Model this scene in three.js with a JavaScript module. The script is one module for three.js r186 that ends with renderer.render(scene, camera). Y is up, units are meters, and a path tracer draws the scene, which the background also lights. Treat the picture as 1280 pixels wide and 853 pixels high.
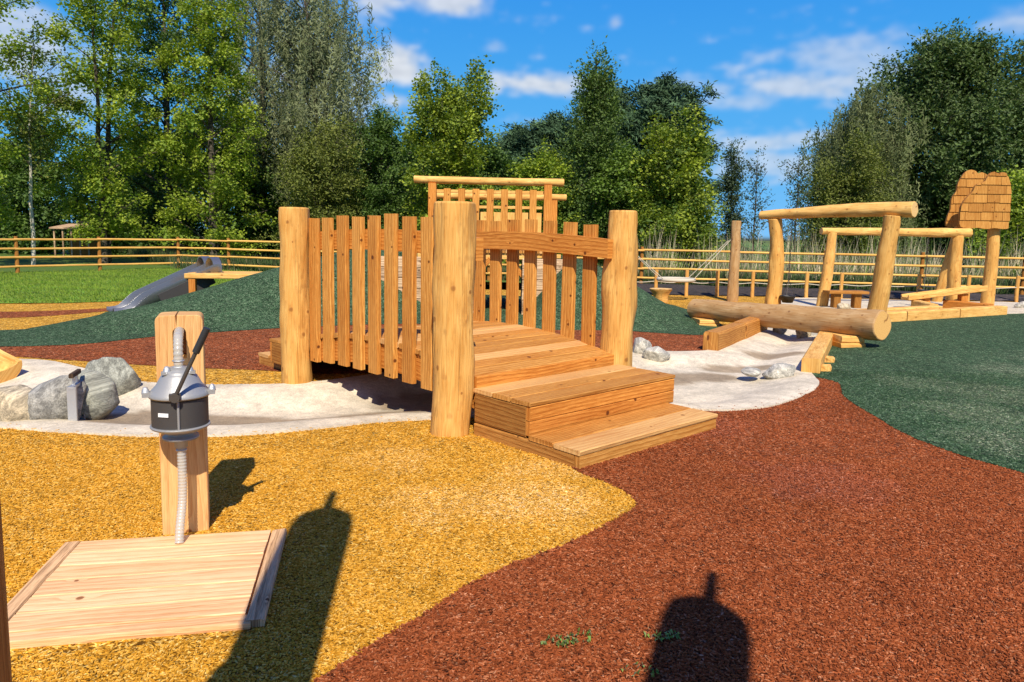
import * as THREE from 'three';
import { mergeGeometries } from 'three/addons/utils/BufferGeometryUtils.js';
import { ImprovedNoise } from 'three/addons/math/ImprovedNoise.js';

// ---------------------------------------------------------------- camera, sky, sun, exposure
const R = Math.PI / 180;
const scene = new THREE.Scene();
const camera = new THREE.PerspectiveCamera(49.55, 1280 / 853, 0.05, 900);
camera.position.set(0, 1.55, 0);
camera.rotation.set(-6.6 * R, 0, 1.0 * R);
camera.setViewOffset(1280, 853, 0, 27.5, 1280, 853);

const SUN = new THREE.Vector3(0.108, 1.0, 0.95).normalize();
const sun = new THREE.DirectionalLight(new THREE.Color(1.0, 0.92, 0.79), 4.9);
sun.position.copy(SUN).multiplyScalar(60);
sun.castShadow = true;
sun.shadow.mapSize.set(4096, 4096);
Object.assign(sun.shadow.camera, { left: -45, right: 45, top: 45, bottom: -45, near: 1, far: 160 });
scene.add(sun, sun.target);

const renderer = new THREE.WebGLRenderer({ antialias: true });
renderer.toneMapping = THREE.LinearToneMapping;
renderer.toneMappingExposure = 1.32;
renderer.shadowMap.enabled = true;

const perlin = new ImprovedNoise();
const clamp = (v, a = 0, b = 1) => Math.min(b, Math.max(a, v));
const lerp = (a, b, t) => a + (b - a) * t;
const sm = (a, b, v) => { const t = clamp((v - a) / (b - a)); return t * t * (3 - 2 * t); };
function rng(seed) { let s = seed | 0; return () => { s = (s + 0x6d2b79f5) | 0; let t = Math.imul(s ^ (s >>> 15), 1 | s); t = (t + Math.imul(t ^ (t >>> 7), 61 | t)) ^ t; return ((t ^ (t >>> 14)) >>> 0) / 4294967296; }; }
const n3 = (x, y, z) => perlin.noise(x, y, z);
const fbm = (x, y, z, o = 4) => { let a = 0.5, s = 0; for (let i = 0; i < o; i++) { s += a * n3(x, y, z); x = x * 2.03 + 7.1; y = y * 2.03 + 3.7; z = z * 2.03 + 1.3; a *= 0.5; } return s; };

function makeSky() {
  const W = 1600, H = 800, d = new Float32Array(W * H * 4);
  const spots = [[-4.6, 16.4, 2.5, 0.9, 0.9], [-8.6, 11.6, 1.9, 1.1, 1], [-8.8, 9.5, 1.6, 0.5, 0.9], [-10.7, 16.1, 1.6, 1.1, 0.8], [2.1, 10.7, 3, 0.7, 0.95], [-1.6, 13.7, 0.7, 0.4, 0.35], [7.3, 15.2, 0.4, 0.25, 0.5],
    [12.1, 11, 2.5, 0.6, 0.35], [15.3, 10.4, 1.4, 0.5, 0.6], [19.9, 10.5, 4.7, 0.8, 0.75], [16.7, 9.6, 2.8, 0.5, 0.5], [23.4, 12.3, 3.7, 1.1, 0.55], [24.8, 10.7, 2.8, 1.4, 0.55], [18.5, 6.7, 3.4, 0.6, 0.7], [21.2, 7.1, 3.7, 0.5, 0.6],
    [19.2, 5.1, 4.3, 0.9, 0.6], [15.2, 6.6, 1.9, 0.5, 0.4], [33, 13.3, 1.6, 0.7, 0.6], [-33.4, 10.9, 3.7, 2.5, 0.75], [-30.9, 9.3, 3.1, 2.5, 0.6], [-14.5, 10.2, 4.3, 3.1, 0.7], [-20.1, 5.4, 3.1, 1.6, 0.5]];
  for (let j = 0; j < H; j++) for (let i = 0; i < W; i++) {
    const el = ((j + 0.5) / H - 0.5) * Math.PI, th = ((i + 0.5) / W - 0.5) * 2 * Math.PI;
    const x = Math.cos(el) * Math.cos(th), y = Math.sin(el), z = Math.cos(el) * Math.sin(th), o = (j * W + i) * 4;
    const e = Math.max(0, el / R), t = Math.pow(clamp(e / 32), 0.8);
    let r = 0.19 * Math.pow(1 - t, 2.6) + 0.024, g = lerp(0.54, 0.14, t), b = lerp(0.95, 0.74, t);
    if (e > 32) { const k = sm(32, 90, e); r = lerp(r, 0.016, k); g = lerp(g, 0.08, k); b = lerp(b, 0.36, k); }
    const az = Math.atan2(x, -z) / R;
    let c = 0, w = 0;
    const nz = fbm(az * 0.28, e * 0.75, 3.1, 5), nf = fbm(az * 0.9, e * 2.2, 8.1, 4);
    if (e > 0 && Math.abs(az) < 48) for (const [a, q, sa, sq, k] of spots) {
      const dx = (az - a) / sa, dy = (e - q) / (sq * (e < q ? 0.8 : 1.25));
      c = Math.max(c, 0.92 * k * sm(0.12, 1.05, Math.exp(-(dx * dx + dy * dy) * 0.5) + nz * 0.95 + nf * 0.6 - 0.08));
    }
    if (Math.abs(az) > 34 && e > 4) {  // the same scattered fair-weather cloud goes on round the rest of the sky
      const q = 1 / (y + 0.12), f = fbm(x * q * 0.9 + 4, z * q * 0.9, 1.7, 5);
      c = Math.max(c, 0.8 * sm(0.04, 0.28, f) * sm(34, 46, Math.abs(az)));
    }
    const lit = 0.86 + 0.25 * nf;
    r = lerp(r, 0.78 * lit, c); g = lerp(g, 0.82 * lit, c); b = lerp(b, 0.90 * lit, c);
    if (el < 0) { r = 0.10; g = 0.11; b = 0.08; }
    d[o] = r * 0.82; d[o + 1] = g * 0.81; d[o + 2] = b * 0.78; d[o + 3] = 1;
  }
  const tex = new THREE.DataTexture(d, W, H, THREE.RGBAFormat, THREE.FloatType);
  tex.mapping = THREE.EquirectangularReflectionMapping; tex.magFilter = THREE.LinearFilter; tex.needsUpdate = true;
  return tex;
}
scene.background = makeSky();
scene.environment = scene.background;

// ---------------------------------------------------------------- naming helpers
const taken = {};
function numbered(name) { const n = taken[name] ?? 0; taken[name] = n + 1; return n ? name + '_' + String(n).padStart(3, '0') : name; }
function shade(o) { o.traverse((c) => { if (c.isMesh) { c.castShadow = true; c.receiveShadow = true; } }); return o; }
function tag(o, label, category, group) { o.userData.label = label; o.userData.category = category; if (group) o.userData.group = group; return o; }
function thing(name, label, category, [x, y, z] = [0, 0, 0], turn = 0, group) {
  const o = new THREE.Group(); o.name = numbered(name); o.position.set(x, y, z); o.rotation.y = turn; scene.add(o);
  return tag(o, label, category, group);
}
function part(name, geo, mat, parent, pos, rot) {
  const m = new THREE.Mesh(geo, mat); m.name = name; m.castShadow = m.receiveShadow = true;
  if (pos) m.position.set(...pos);
  if (rot) m.rotation.set(...rot);
  parent.add(m); return m;
}
function struct(name, geo, mat, parent) {
  const m = new THREE.Mesh(geo, mat); m.name = parent ? name : numbered(name); m.castShadow = m.receiveShadow = true;
  if (!parent) m.userData.kind = 'structure';
  (parent ?? scene).add(m); return m;
}

// ---------------------------------------------------------------- textures
function lattice(seed, px, py) {  // tiling value noise with px by py cells
  const r = rng(seed), g = new Float32Array(px * py); for (let i = 0; i < g.length; i++) g[i] = r();
  return (u, v) => {
    const x = u * px, y = v * py, x0 = Math.floor(x), y0 = Math.floor(y), fx = x - x0, fy = y - y0;
    const sx = fx * fx * (3 - 2 * fx), sy = fy * fy * (3 - 2 * fy), a = ((x0 % px) + px) % px, b = (a + 1) % px, c = ((y0 % py) + py) % py, e = (c + 1) % py;
    return lerp(lerp(g[c * px + a], g[c * px + b], sx), lerp(g[e * px + a], g[e * px + b], sx), sy);
  };
}
function tex8(W, H, f, srgb, ru = 1, rv = 1) {
  const d = new Uint8Array(W * H * 4);
  for (let j = 0; j < H; j++) for (let i = 0; i < W; i++) {
    const c = f((i + 0.5) / W, (j + 0.5) / H, i, j), o = (j * W + i) * 4;
    if (typeof c === 'number') d[o] = d[o + 1] = d[o + 2] = clamp(c) * 255; else for (let k = 0; k < 3; k++) d[o + k] = clamp(c[k]) * 255;
    d[o + 3] = 255;
  }
  const t = new THREE.DataTexture(d, W, H); t.wrapS = t.wrapT = THREE.RepeatWrapping; t.magFilter = THREE.LinearFilter; t.minFilter = THREE.LinearMipmapLinearFilter; t.generateMipmaps = true;
  if (srgb) t.colorSpace = THREE.SRGBColorSpace;
  t.repeat.set(ru, rv); t.needsUpdate = true; return t;
}
// wood: u runs along the grain, one tile is 2.0 m by 0.5 m
function woodField(seed, rings, knots) {
  const a = lattice(seed, 3, 4), b = lattice(seed + 1, 8, 10), st = lattice(seed + 2, 24, 180), s2 = lattice(seed + 3, 60, 360), r = rng(seed + 4);
  const ks = Array.from({ length: knots }, () => [r(), r(), 0.010 + r() * 0.012]);
  return (u, v) => {
    let w = a(u, v) * 1.7 + b(u, v) * 0.3, k = 0;
    for (const [ku, kv, kr] of ks) {
      let du = u - ku, dv = v - kv; du -= Math.round(du); dv -= Math.round(dv);
      const q = Math.hypot(du * 2, dv * 0.5) / kr, q2 = Math.hypot(du * 2 * 0.28, dv * 0.5) / kr;
      w += 0.9 * Math.exp(-q2 * q2 * 0.6); k = Math.max(k, 1 - sm(0.55, 1.15, q));
    }
    let p = v * rings + w; p -= Math.floor(p);
    const line = Math.pow(p, 2.2) * (1 - sm(0.92, 1, p));
    return [line, st(u, v), s2(u, v), k, a(v * 0.5 + 0.3, u)];
  };
}
function woodMaps(seed, rings, knots, light, dark, knotCol, amt) {
  const f = woodField(seed, rings, knots), W = 1024, H = 384;
  const hgt = new Float32Array(W * H);
  const map = tex8(W, H, (u, v, i, j) => {
    const [l, s, s2, k, big] = f(u, v), t = clamp(amt * (l * 0.62 + (s - 0.5) * 0.6 + (s2 - 0.5) * 0.45 + (big - 0.5) * 0.6) + 0.2);
    hgt[j * W + i] = 0.6 - 0.3 * l + 0.35 * (s2 - 0.5) + 0.2 * (s - 0.5) - 0.2 * k;
    return [0, 1, 2].map((c) => lerp(lerp(light[c], dark[c], t), knotCol[c], k * 0.85));
  }, true, 1 / 2, 1 / 0.5);
  const bump = tex8(W, H, (u, v, i, j) => hgt[j * W + i], false, 1 / 2, 1 / 0.5);
  return { map, bump };
}
const larch = woodMaps(11, 15, 6, [0.90, 0.69, 0.385], [0.67, 0.43, 0.165], [0.36, 0.20, 0.08], 1.1);
const fresh = woodMaps(71, 12, 3, [0.93, 0.79, 0.60], [0.79, 0.58, 0.39], [0.52, 0.32, 0.19], 0.95);
function peeledMaps(seed) {  // the outside of a peeled log: faint streaks, blotches and small knots, no sawn figure
  const st = lattice(seed, 16, 90), s2 = lattice(seed + 1, 50, 300), bl = lattice(seed + 2, 14, 9), b2 = lattice(seed + 3, 40, 24), r = rng(seed + 4), cks = Array.from({ length: 16 }, () => [r(), r(), 0.06 + 0.16 * r(), r() * 9]), ks = Array.from({ length: 9 }, () => [r(), r(), 0.008 + r() * 0.012]), W = 1024, H = 384, hg = new Float32Array(W * H);
  const map = tex8(W, H, (u, v, i, j) => {
    let k = 0; for (const [ku, kv, kr] of ks) { let du = u - ku, dv = v - kv; du -= Math.round(du); dv -= Math.round(dv); k = Math.max(k, 1 - sm(0.4, 1.3, Math.hypot(du * 1.6, dv * 0.5) / kr)); }
    const t = clamp(0.42 + 0.7 * (st(u, v) - 0.5) + 0.4 * (s2(u, v) - 0.5) + 0.55 * (bl(u, v) - 0.5)), d = sm(0.66, 0.95, b2(u, v) * 0.7 + bl(u + 0.4, v) * 0.35) * 0.22;
    let ck = 0; for (const [cu, cv, cl, cs] of cks) { let du = u - cu, dv = v - cv; du -= Math.round(du); dv -= Math.round(dv); if (Math.abs(du) < cl) ck = Math.max(ck, 1 - Math.abs(dv + 0.012 * n3(u * 14, cs, 0.5)) / (0.006 * (1 - Math.abs(du) / cl) + 0.001)); }
    hg[j * W + i] = 0.5 + 0.4 * (bl(u, v) - 0.5) + 0.3 * (st(u, v) - 0.5) + 0.25 * k - 0.5 * Math.max(0, ck);
    return [0, 1, 2].map((c) => lerp(lerp([0.92, 0.76, 0.48][c], [0.79, 0.58, 0.30][c], t), [0.52, 0.34, 0.18][c], Math.max(k * 0.6, d)));
  }, true, 1 / 2, 2);
  return { map, bump: tex8(W, H, (u, v, i, j) => hg[j * W + i], false, 1 / 2, 2) };
}
const blond = peeledMaps(31);
const aged = woodMaps(51, 10, 6, [0.80, 0.70, 0.58], [0.46, 0.37, 0.28], [0.30, 0.22, 0.15], 1.1);
const wood = (m, color, rough = 0.78, bump = 0.0025) => new THREE.MeshPhysicalMaterial({ map: m.map, bumpMap: m.bump, bumpScale: bump, color: new THREE.Color(...color), roughness: rough, specularIntensity: 0.45 });
const tones = (m, list, rough, bump) => list.map((c) => wood(m, c, rough, bump));
const M = {
  picket: tones(larch, [[0.92, 0.83, 0.68], [0.86, 0.73, 0.56], [0.98, 0.90, 0.76], [0.82, 0.68, 0.50]], 0.72),
  deck: tones(larch, [[0.80, 0.73, 0.64], [0.70, 0.62, 0.53], [0.90, 0.84, 0.76], [0.78, 0.67, 0.54]], 0.7),
  beam: tones(larch, [[0.82, 0.62, 0.42], [0.92, 0.72, 0.50]], 0.7),
  step: tones(larch, [[0.66, 0.58, 0.48], [0.50, 0.43, 0.34]], 0.85, 0.004),
  post: tones(blond, [[0.88, 0.78, 0.60], [0.83, 0.74, 0.58], [0.91, 0.83, 0.68]], 0.75, 0.009),
  pale: tones(blond, [[1, 0.95, 0.82], [0.95, 0.88, 0.74]], 0.75, 0.004),
  pump: tones(fresh, [[1, 0.93, 0.86], [0.96, 0.9, 0.84], [1.0, 0.98, 0.93], [0.95, 0.87, 0.78]], 0.72),
  oldlog: tones(blond, [[0.60, 0.60, 0.78], [0.62, 0.56, 0.56]], 0.85, 0.006),
  grey: tones(aged, [[1.15, 1.08, 0.98], [0.95, 0.88, 0.8], [1.25, 1.16, 1.04]], 0.88, 0.004),
  rail: tones(blond, [[1.0, 0.95, 0.72], [0.92, 0.86, 0.64]], 0.8),
  shingle: tones(larch, [[0.70, 0.64, 0.54], [0.62, 0.54, 0.43], [0.78, 0.73, 0.64]], 0.85),
};
M.deck[2] = wood(fresh, [0.78, 0.67, 0.44], 0.75);
M.edge = wood(aged, [1.2, 0.98, 0.74], 0.88, 0.004);
M.pumpPost = wood(fresh, [0.84, 0.74, 0.54], 0.75);
const endGrain = tex8(256, 256, (u, v) => {
  const x = u - 0.5, y = v - 0.48, q = Math.hypot(x, y), a = Math.atan2(y, x), w = q * 30 + 1.4 * n3(x * 6, y * 6, 2.2);
  const p = w - Math.floor(w), crack = Math.exp(-Math.pow((Math.sin(a * 0.5 + 0.7 + 0.25 * n3(q * 7, 0.4, 1))) * q * 60, 2)) * sm(0.05, 0.2, q);
  const t = p * 0.5 + 0.25 * n3(x * 30, y * 30, 5);
  return [lerp(0.90, 0.70, t) - crack * 0.3, lerp(0.74, 0.51, t) - crack * 0.3, lerp(0.48, 0.27, t) - crack * 0.24];
}, true);
M.end = new THREE.MeshStandardMaterial({ map: endGrain, roughness: 0.85 });
M.endOld = new THREE.MeshStandardMaterial({ map: endGrain, roughness: 0.9, color: new THREE.Color(0.92, 0.84, 0.66) });

// rubber chips: one tile is 1.0 m square
const chipH = new Float32Array(1024 * 1024), chipC = new Float32Array(1024 * 1024);
{
  const r = rng(77), N = 1024;
  for (let k = 0; k < 60000; k++) {
    const cx = r() * N, cy = r() * N, a = r() * Math.PI, L = 3.5 + r() * 6, B = 1.2 + r() * 1.5, h = r(), c = r(), ca = Math.cos(a), sa = Math.sin(a), q = Math.ceil(L);
    for (let j = -q; j <= q; j++) for (let i = -q; i <= q; i++) {
      const u = i * ca + j * sa, v = -i * sa + j * ca;
      if (Math.abs(u) > L || Math.abs(v) > B * (1 - 0.55 * Math.pow(Math.abs(u) / L, 2))) continue;
      const o = ((((cy + j) | 0) + N) % N) * N + ((((cx + i) | 0) + N) % N), hh = h * 0.7 + 0.3 * (1 - Math.abs(v) / B);
      if (hh >= chipH[o] - 0.15) { chipH[o] = hh; chipC[o] = c; }
    }
  }
}
const chipBump = tex8(1024, 1024, (u, v, i, j) => chipH[j * 1024 + i], false, 0.5, 0.5), clumpA = lattice(501, 64, 64), clumpB = lattice(502, 23, 23), clumpC = lattice(503, 150, 150);
const chipMap = (f) => tex8(1024, 1024, (u, v, i, j) => { const k = 1 + 0.30 * (clumpA(u, v) - 0.5) + 0.2 * (clumpB(u, v) - 0.5) + 0.35 * (clumpC(u, v) - 0.5), p = clumpC(v, u) > 0.93 ? 0.07 : 0; return f(chipC[j * 1024 + i]).map((c) => c * k + p); }, true, 0.5, 0.5);
const pick = (stops) => (c) => { const n = stops.length - 1, k = Math.min(n - 1, Math.floor(c * n)), t = c * n - k; return [0, 1, 2].map((q) => lerp(stops[k][q], stops[k + 1][q], t)); };
const YEL = [[0.44, 0.29, 0.07], [0.66, 0.45, 0.11], [0.74, 0.525, 0.15], [0.79, 0.575, 0.19], [0.84, 0.64, 0.27], [0.90, 0.77, 0.48]];
const RED = [[0.27, 0.125, 0.06], [0.43, 0.21, 0.105], [0.51, 0.255, 0.13], [0.565, 0.295, 0.155], [0.615, 0.34, 0.195], [0.75, 0.54, 0.40]];
const GRN = [[0.10, 0.16, 0.105], [0.17, 0.25, 0.165], [0.20, 0.295, 0.195], [0.235, 0.33, 0.22], [0.30, 0.39, 0.275], [0.52, 0.57, 0.45]];
const rubber = (stops) => new THREE.MeshPhysicalMaterial({ map: chipMap(pick(stops)), bumpMap: chipBump, bumpScale: 0.007, roughness: 0.95, specularIntensity: 0.15, vertexColors: true });
M.yellow = rubber(YEL); M.red = rubber(RED); M.green = rubber(GRN);
const speck = lattice(5, 256, 256), speck2 = lattice(6, 48, 48), speck3 = lattice(8, 12, 12);
const grit = tex8(512, 512, (u, v) => 0.5 * speck(u, v) + 0.3 * speck2(u, v) + 0.2 * speck3(u, v), false, 0.5, 0.5);
const concMap = tex8(512, 512, (u, v) => { const k = 0.80 + 0.14 * (speck(u, v) - 0.5) + 0.09 * (speck2(u, v) - 0.5) + 0.10 * (speck3(u, v) - 0.5); return [k, k * 0.935, k * 0.815]; }, true, 0.5, 0.5);
M.concrete = new THREE.MeshPhysicalMaterial({ map: concMap, bumpMap: grit, bumpScale: 0.006, roughness: 0.95, specularIntensity: 0.3, vertexColors: true });
const soilMap = tex8(512, 512, (u, v) => { const k = 0.12 + 0.22 * speck(u, v) * speck2(u, v) + 0.06 * speck3(u, v), w = speck(u + 0.3, v) > 0.965 ? 0.25 : 0; return [k * 1.15 + w, k * 0.98 + w, k * 0.86 + w]; }, true, 0.4, 0.4);
M.soil = new THREE.MeshStandardMaterial({ map: soilMap, bumpMap: grit, bumpScale: 0.03, roughness: 1, vertexColors: true });
const turf = tex8(512, 512, (u, v) => { const k = speck(u, v), q = speck2(u, v), w = speck3(u, v); return [0.25 + 0.18 * k + 0.12 * w, 0.40 + 0.18 * k + 0.06 * q, 0.09 + 0.07 * k]; }, true, 0.4, 0.4);
M.turf = new THREE.MeshStandardMaterial({ map: turf, bumpMap: grit, bumpScale: 0.03, roughness: 1, vertexColors: true });
const metal = (c, rough, met = 0.9) => new THREE.MeshStandardMaterial({ color: new THREE.Color(...c), roughness: rough, metalness: met, bumpMap: grit, bumpScale: 0.0008 });
M.steel = metal([0.55, 0.55, 0.54], 0.5, 0.8); M.cast = metal([0.33, 0.325, 0.31], 0.5, 0.4); M.slide = metal([0.27, 0.268, 0.263], 0.36, 0.8);
M.iron = metal([0.09, 0.075, 0.06], 0.5, 0.5);
M.black = new THREE.MeshStandardMaterial({ color: new THREE.Color(0.02, 0.02, 0.02), roughness: 0.55 });
M.charcoal = new THREE.MeshStandardMaterial({ color: new THREE.Color(0.045, 0.04, 0.036), roughness: 0.6, bumpMap: grit, bumpScale: 0.0006 });
M.rope = new THREE.MeshStandardMaterial({ color: new THREE.Color(0.5, 0.45, 0.34), roughness: 0.95 });
M.hose = new THREE.MeshPhysicalMaterial({ color: new THREE.Color(0.74, 0.71, 0.63), roughness: 0.25, transmission: 0.55, thickness: 0, clearcoat: 0.3 });
M.label = new THREE.MeshStandardMaterial({ color: new THREE.Color(0.78, 0.78, 0.76), roughness: 0.5 });
M.dark = new THREE.MeshStandardMaterial({ color: new THREE.Color(0.10, 0.07, 0.045), roughness: 0.95, map: aged.map });

// ---------------------------------------------------------------- shape helpers
function geo(pos, uv, nor, col, idx) {
  const g = new THREE.BufferGeometry(); g.setAttribute('position', new THREE.Float32BufferAttribute(pos, 3));
  if (uv) g.setAttribute('uv', new THREE.Float32BufferAttribute(uv, 2));
  if (col) g.setAttribute('color', new THREE.Float32BufferAttribute(col, 3));
  if (idx) g.setIndex(idx);
  if (nor) g.setAttribute('normal', new THREE.Float32BufferAttribute(nor, 3)); else g.computeVertexNormals();
  return g;
}
// a sawn timber along x: L long, H high, W deep, chamfered long edges, grain along x, slightly untrue
let plankSeed = 1;
function plank(L, H, W, ch = 0.006, wob = 0.002) {
  const r = rng(plankSeed++ * 7919), pos = [], uv = [], ou = r() * 2, ov = r() * 0.5, h = H / 2, w = W / 2, c = Math.min(ch, h * 0.45, w * 0.45);
  const sec = [[-h + c, w], [h - c, w], [h, w - c], [h, -w + c], [h - c, -w], [-h + c, -w], [-h, -w + c], [-h, w - c]];
  const rings = [-L / 2, L / 2].map((x) => sec.map(([y, z]) => [x + (r() - 0.5) * wob, y + (r() - 0.5) * wob, z + (r() - 0.5) * wob]));
  let g = 0;
  for (let i = 0; i < 8; i++) {
    const j = (i + 1) % 8, d = Math.hypot(sec[j][0] - sec[i][0], sec[j][1] - sec[i][1]), A = rings[0][i], B = rings[1][i], C = rings[1][j], D = rings[0][j];
    pos.push(...A, ...B, ...C, ...A, ...C, ...D);
    uv.push(ou, ov + g, ou + L, ov + g, ou + L, ov + g + d, ou, ov + g, ou + L, ov + g + d, ou, ov + g + d); g += d;
  }
  for (const [k, flip] of [[0, 1], [1, 0]]) for (let i = 1; i < 7; i++) {
    const t = flip ? [0, i + 1, i] : [0, i, i + 1];
    for (const q of t) { pos.push(...rings[k][q]); uv.push(ou + rings[k][q][1] * 0.4, ov + rings[k][q][2]); }
  }
  return geo(pos, uv);
}
// a peeled log standing on y = 0: returns the barrel; its cut end is a separate disc
function logShape(L, r0, r1, seed, wob = 0.012, ns = 26, nl = 18, bend = 0) {
  const ph = seed * 3.17, rad = (a, t) => (lerp(r0, r1, t)) + wob * (n3(Math.cos(a) * 1.1 + ph, Math.sin(a) * 1.1, t * L * 1.6) + 0.6 * n3(Math.cos(a) * 2.4, Math.sin(a) * 2.4 + ph, t * L * 4));
  const off = (t) => [bend * Math.sin(t * Math.PI) + wob * 0.8 * n3(t * 2.2, ph, 0.3), wob * 0.8 * n3(t * 2.2, ph, 5.3)];
  const e = Math.min(0.018, r0 * 0.12), ys = [];
  for (let i = 0; i <= nl; i++) ys.push([L * i / nl, 1]);
  ys[0] = [0, 1]; ys[nl] = [L - e, 1]; ys.push([L - e * 0.3, 1 - 0.25 * e / r1], [L, 1 - e / r1]);
  const pos = [], uv = [], idx = [], ou = (seed * 0.37) % 2, ov = (seed * 0.21) % 0.5;
  ys.forEach(([y, s]) => { const t = y / L, [ox, oz] = off(t); for (let i = 0; i <= ns; i++) { const a = (i % ns) / ns * 2 * Math.PI, q = rad(a, t) * s; pos.push(ox + Math.cos(a) * q, y, oz + Math.sin(a) * q); uv.push(ou + y, ov + (i / ns) * 2 * Math.PI * lerp(r0, r1, 0.5)); } });
  for (let k = 0; k < ys.length - 1; k++) for (let i = 0; i < ns; i++) { const a = k * (ns + 1) + i, b = a + ns + 1; idx.push(a, b, a + 1, b, b + 1, a + 1); }
  const side = geo(pos, uv, null, null, idx);
  const cap = (t, y, s, up) => { const [ox, oz] = off(t), p = [ox, y, oz], u = [0.5, 0.5], ix = []; for (let i = 0; i < ns; i++) { const a = i / ns * 2 * Math.PI, q = rad(a, t) * s; p.push(ox + Math.cos(a) * q, y, oz + Math.sin(a) * q); u.push(0.5 + 0.46 * Math.cos(a), 0.5 + 0.46 * Math.sin(a)); } for (let i = 0; i < ns; i++) { const j = (i + 1) % ns; up ? ix.push(0, j + 1, i + 1) : ix.push(0, i + 1, j + 1); } return geo(p, u, null, null, ix); };
  return { side, top: cap(1, L, 1 - e / r1, true), bottom: cap(0, 0, 1, false) };
}
function addLog(name, parent, L, r0, r1, seed, mat, pos, rot, o = {}) {
  const s = logShape(L, r0, r1, seed, o.wob ?? 0.012, o.ns ?? 26, o.nl ?? 18, o.bend ?? 0), b = part(name, s.side, mat, parent, pos, rot);
  part('cut_end', s.top, o.end ?? M.end, b);
  if (o.both) part('cut_end', s.bottom, o.end ?? M.end, b);
  return b;
}
// a beam with a curved top and underside between x0 and x1
function arched(x0, x1, top, bot, z0, z1, n = 14) {
  const pos = [], uv = [], r = rng(plankSeed++ * 31), ou = r() * 2, ov = r() * 0.5;
  const quad = (a, b, c, d, ua, ub, uc, ud) => { pos.push(...a, ...b, ...c, ...a, ...c, ...d); uv.push(...ua, ...ub, ...uc, ...ua, ...uc, ...ud); };
  for (let i = 0; i < n; i++) {
    const a = lerp(x0, x1, i / n), b = lerp(x0, x1, (i + 1) / n), u = ou + a - x0, w = ou + b - x0, H = top(a) - bot(a), T = z1 - z0;
    quad([a, bot(a), z1], [b, bot(b), z1], [b, top(b), z1], [a, top(a), z1], [u, ov], [w, ov], [w, ov + H], [u, ov + H]);
    quad([b, bot(b), z0], [a, bot(a), z0], [a, top(a), z0], [b, top(b), z0], [w, ov], [u, ov], [u, ov + H], [w, ov + H]);
    quad([a, top(a), z1], [b, top(b), z1], [b, top(b), z0], [a, top(a), z0], [u, ov], [w, ov], [w, ov + T], [u, ov + T]);
    quad([a, bot(a), z0], [b, bot(b), z0], [b, bot(b), z1], [a, bot(a), z1], [u, ov], [w, ov], [w, ov + T], [u, ov + T]);
  }
  for (const [x, s] of [[x0, 0], [x1, 1]]) { const A = [x, bot(x), z0], B = [x, bot(x), z1], C = [x, top(x), z1], D = [x, top(x), z0]; s ? quad(B, A, D, C, [0, 0], [0.06, 0], [0.06, 0.2], [0, 0.2]) : quad(A, B, C, D, [0, 0], [0.06, 0], [0.06, 0.2], [0, 0.2]); }
  return geo(pos, uv);
}
const tube = (pts, r, seg = 24, rs = 8, closed = false) => new THREE.TubeGeometry(new THREE.CatmullRomCurve3(pts.map((p) => new THREE.Vector3(...p)), closed), seg, r, rs, closed);
function rod(a, b, r, rs = 8) { const A = new THREE.Vector3(...a), B = new THREE.Vector3(...b), g = new THREE.CylinderGeometry(r, r, A.distanceTo(B), rs); g.applyQuaternion(new THREE.Quaternion().setFromUnitVectors(new THREE.Vector3(0, 1, 0), B.clone().sub(A).normalize())); g.translate(...A.add(B).multiplyScalar(0.5).toArray()); return g; }
const bx = (w, h, d, x = 0, y = 0, z = 0) => new THREE.BoxGeometry(w, h, d).translate(x, y, z);
const lathe = (pts, n = 28) => new THREE.LatheGeometry(pts.map(([r, y]) => new THREE.Vector2(r, y)), n);
const at = (g, x, y, z) => g.translate(x, y, z);
const box = (L, H, W, px, py, pz, ch, wob) => ({ g: plank(L, H, W, ch, wob), p: [px, py, pz] });

// ---------------------------------------------------------------- ground zones
function smooth(pts, per = 8) { const c = new THREE.CatmullRomCurve3(pts.map(([x, z]) => new THREE.Vector3(x, 0, z)), true, 'centripetal'); return c.getPoints(pts.length * per).slice(0, -1).map((p) => [p.x + 0.014 * n3(p.x * 5, p.z * 5, 1.5), p.z + 0.014 * n3(p.x * 5, p.z * 5, 7.5)]); }
function inside(P, x, z) { let c = false; for (let i = 0, j = P.length - 1; i < P.length; j = i++) { const [a, b] = P[i], [d, e] = P[j]; if ((b > z) !== (e > z) && x < (d - a) * (z - b) / (e - b) + a) c = !c; } return c; }
function edgeDist(P, x, z) { let m = 1e9; for (let i = 0, j = P.length - 1; i < P.length; j = i++) { const [a, b] = P[j], [c, d] = P[i], ux = c - a, uz = d - b, t = clamp(((x - a) * ux + (z - b) * uz) / (ux * ux + uz * uz + 1e-9)), q = Math.hypot(x - a - ux * t, z - b - uz * t); if (q < m) m = q; } return m; }
function clipRect(P, x0, z0, x1, z1) {
  const cut = (p, f, ix) => { const o = []; for (let i = 0; i < p.length; i++) { const A = p[i], B = p[(i + 1) % p.length], a = f(A), b = f(B); if (a >= 0) o.push(A); if ((a >= 0) !== (b >= 0)) { const t = a / (a - b); o.push([lerp(A[0], B[0], t), lerp(A[1], B[1], t)]); } } return o; };
  let p = cut(P, (q) => q[0] - x0); if (p.length) p = cut(p, (q) => x1 - q[0]); if (p.length) p = cut(p, (q) => q[1] - z0); if (p.length) p = cut(p, (q) => z1 - q[1]);
  return p;
}
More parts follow.
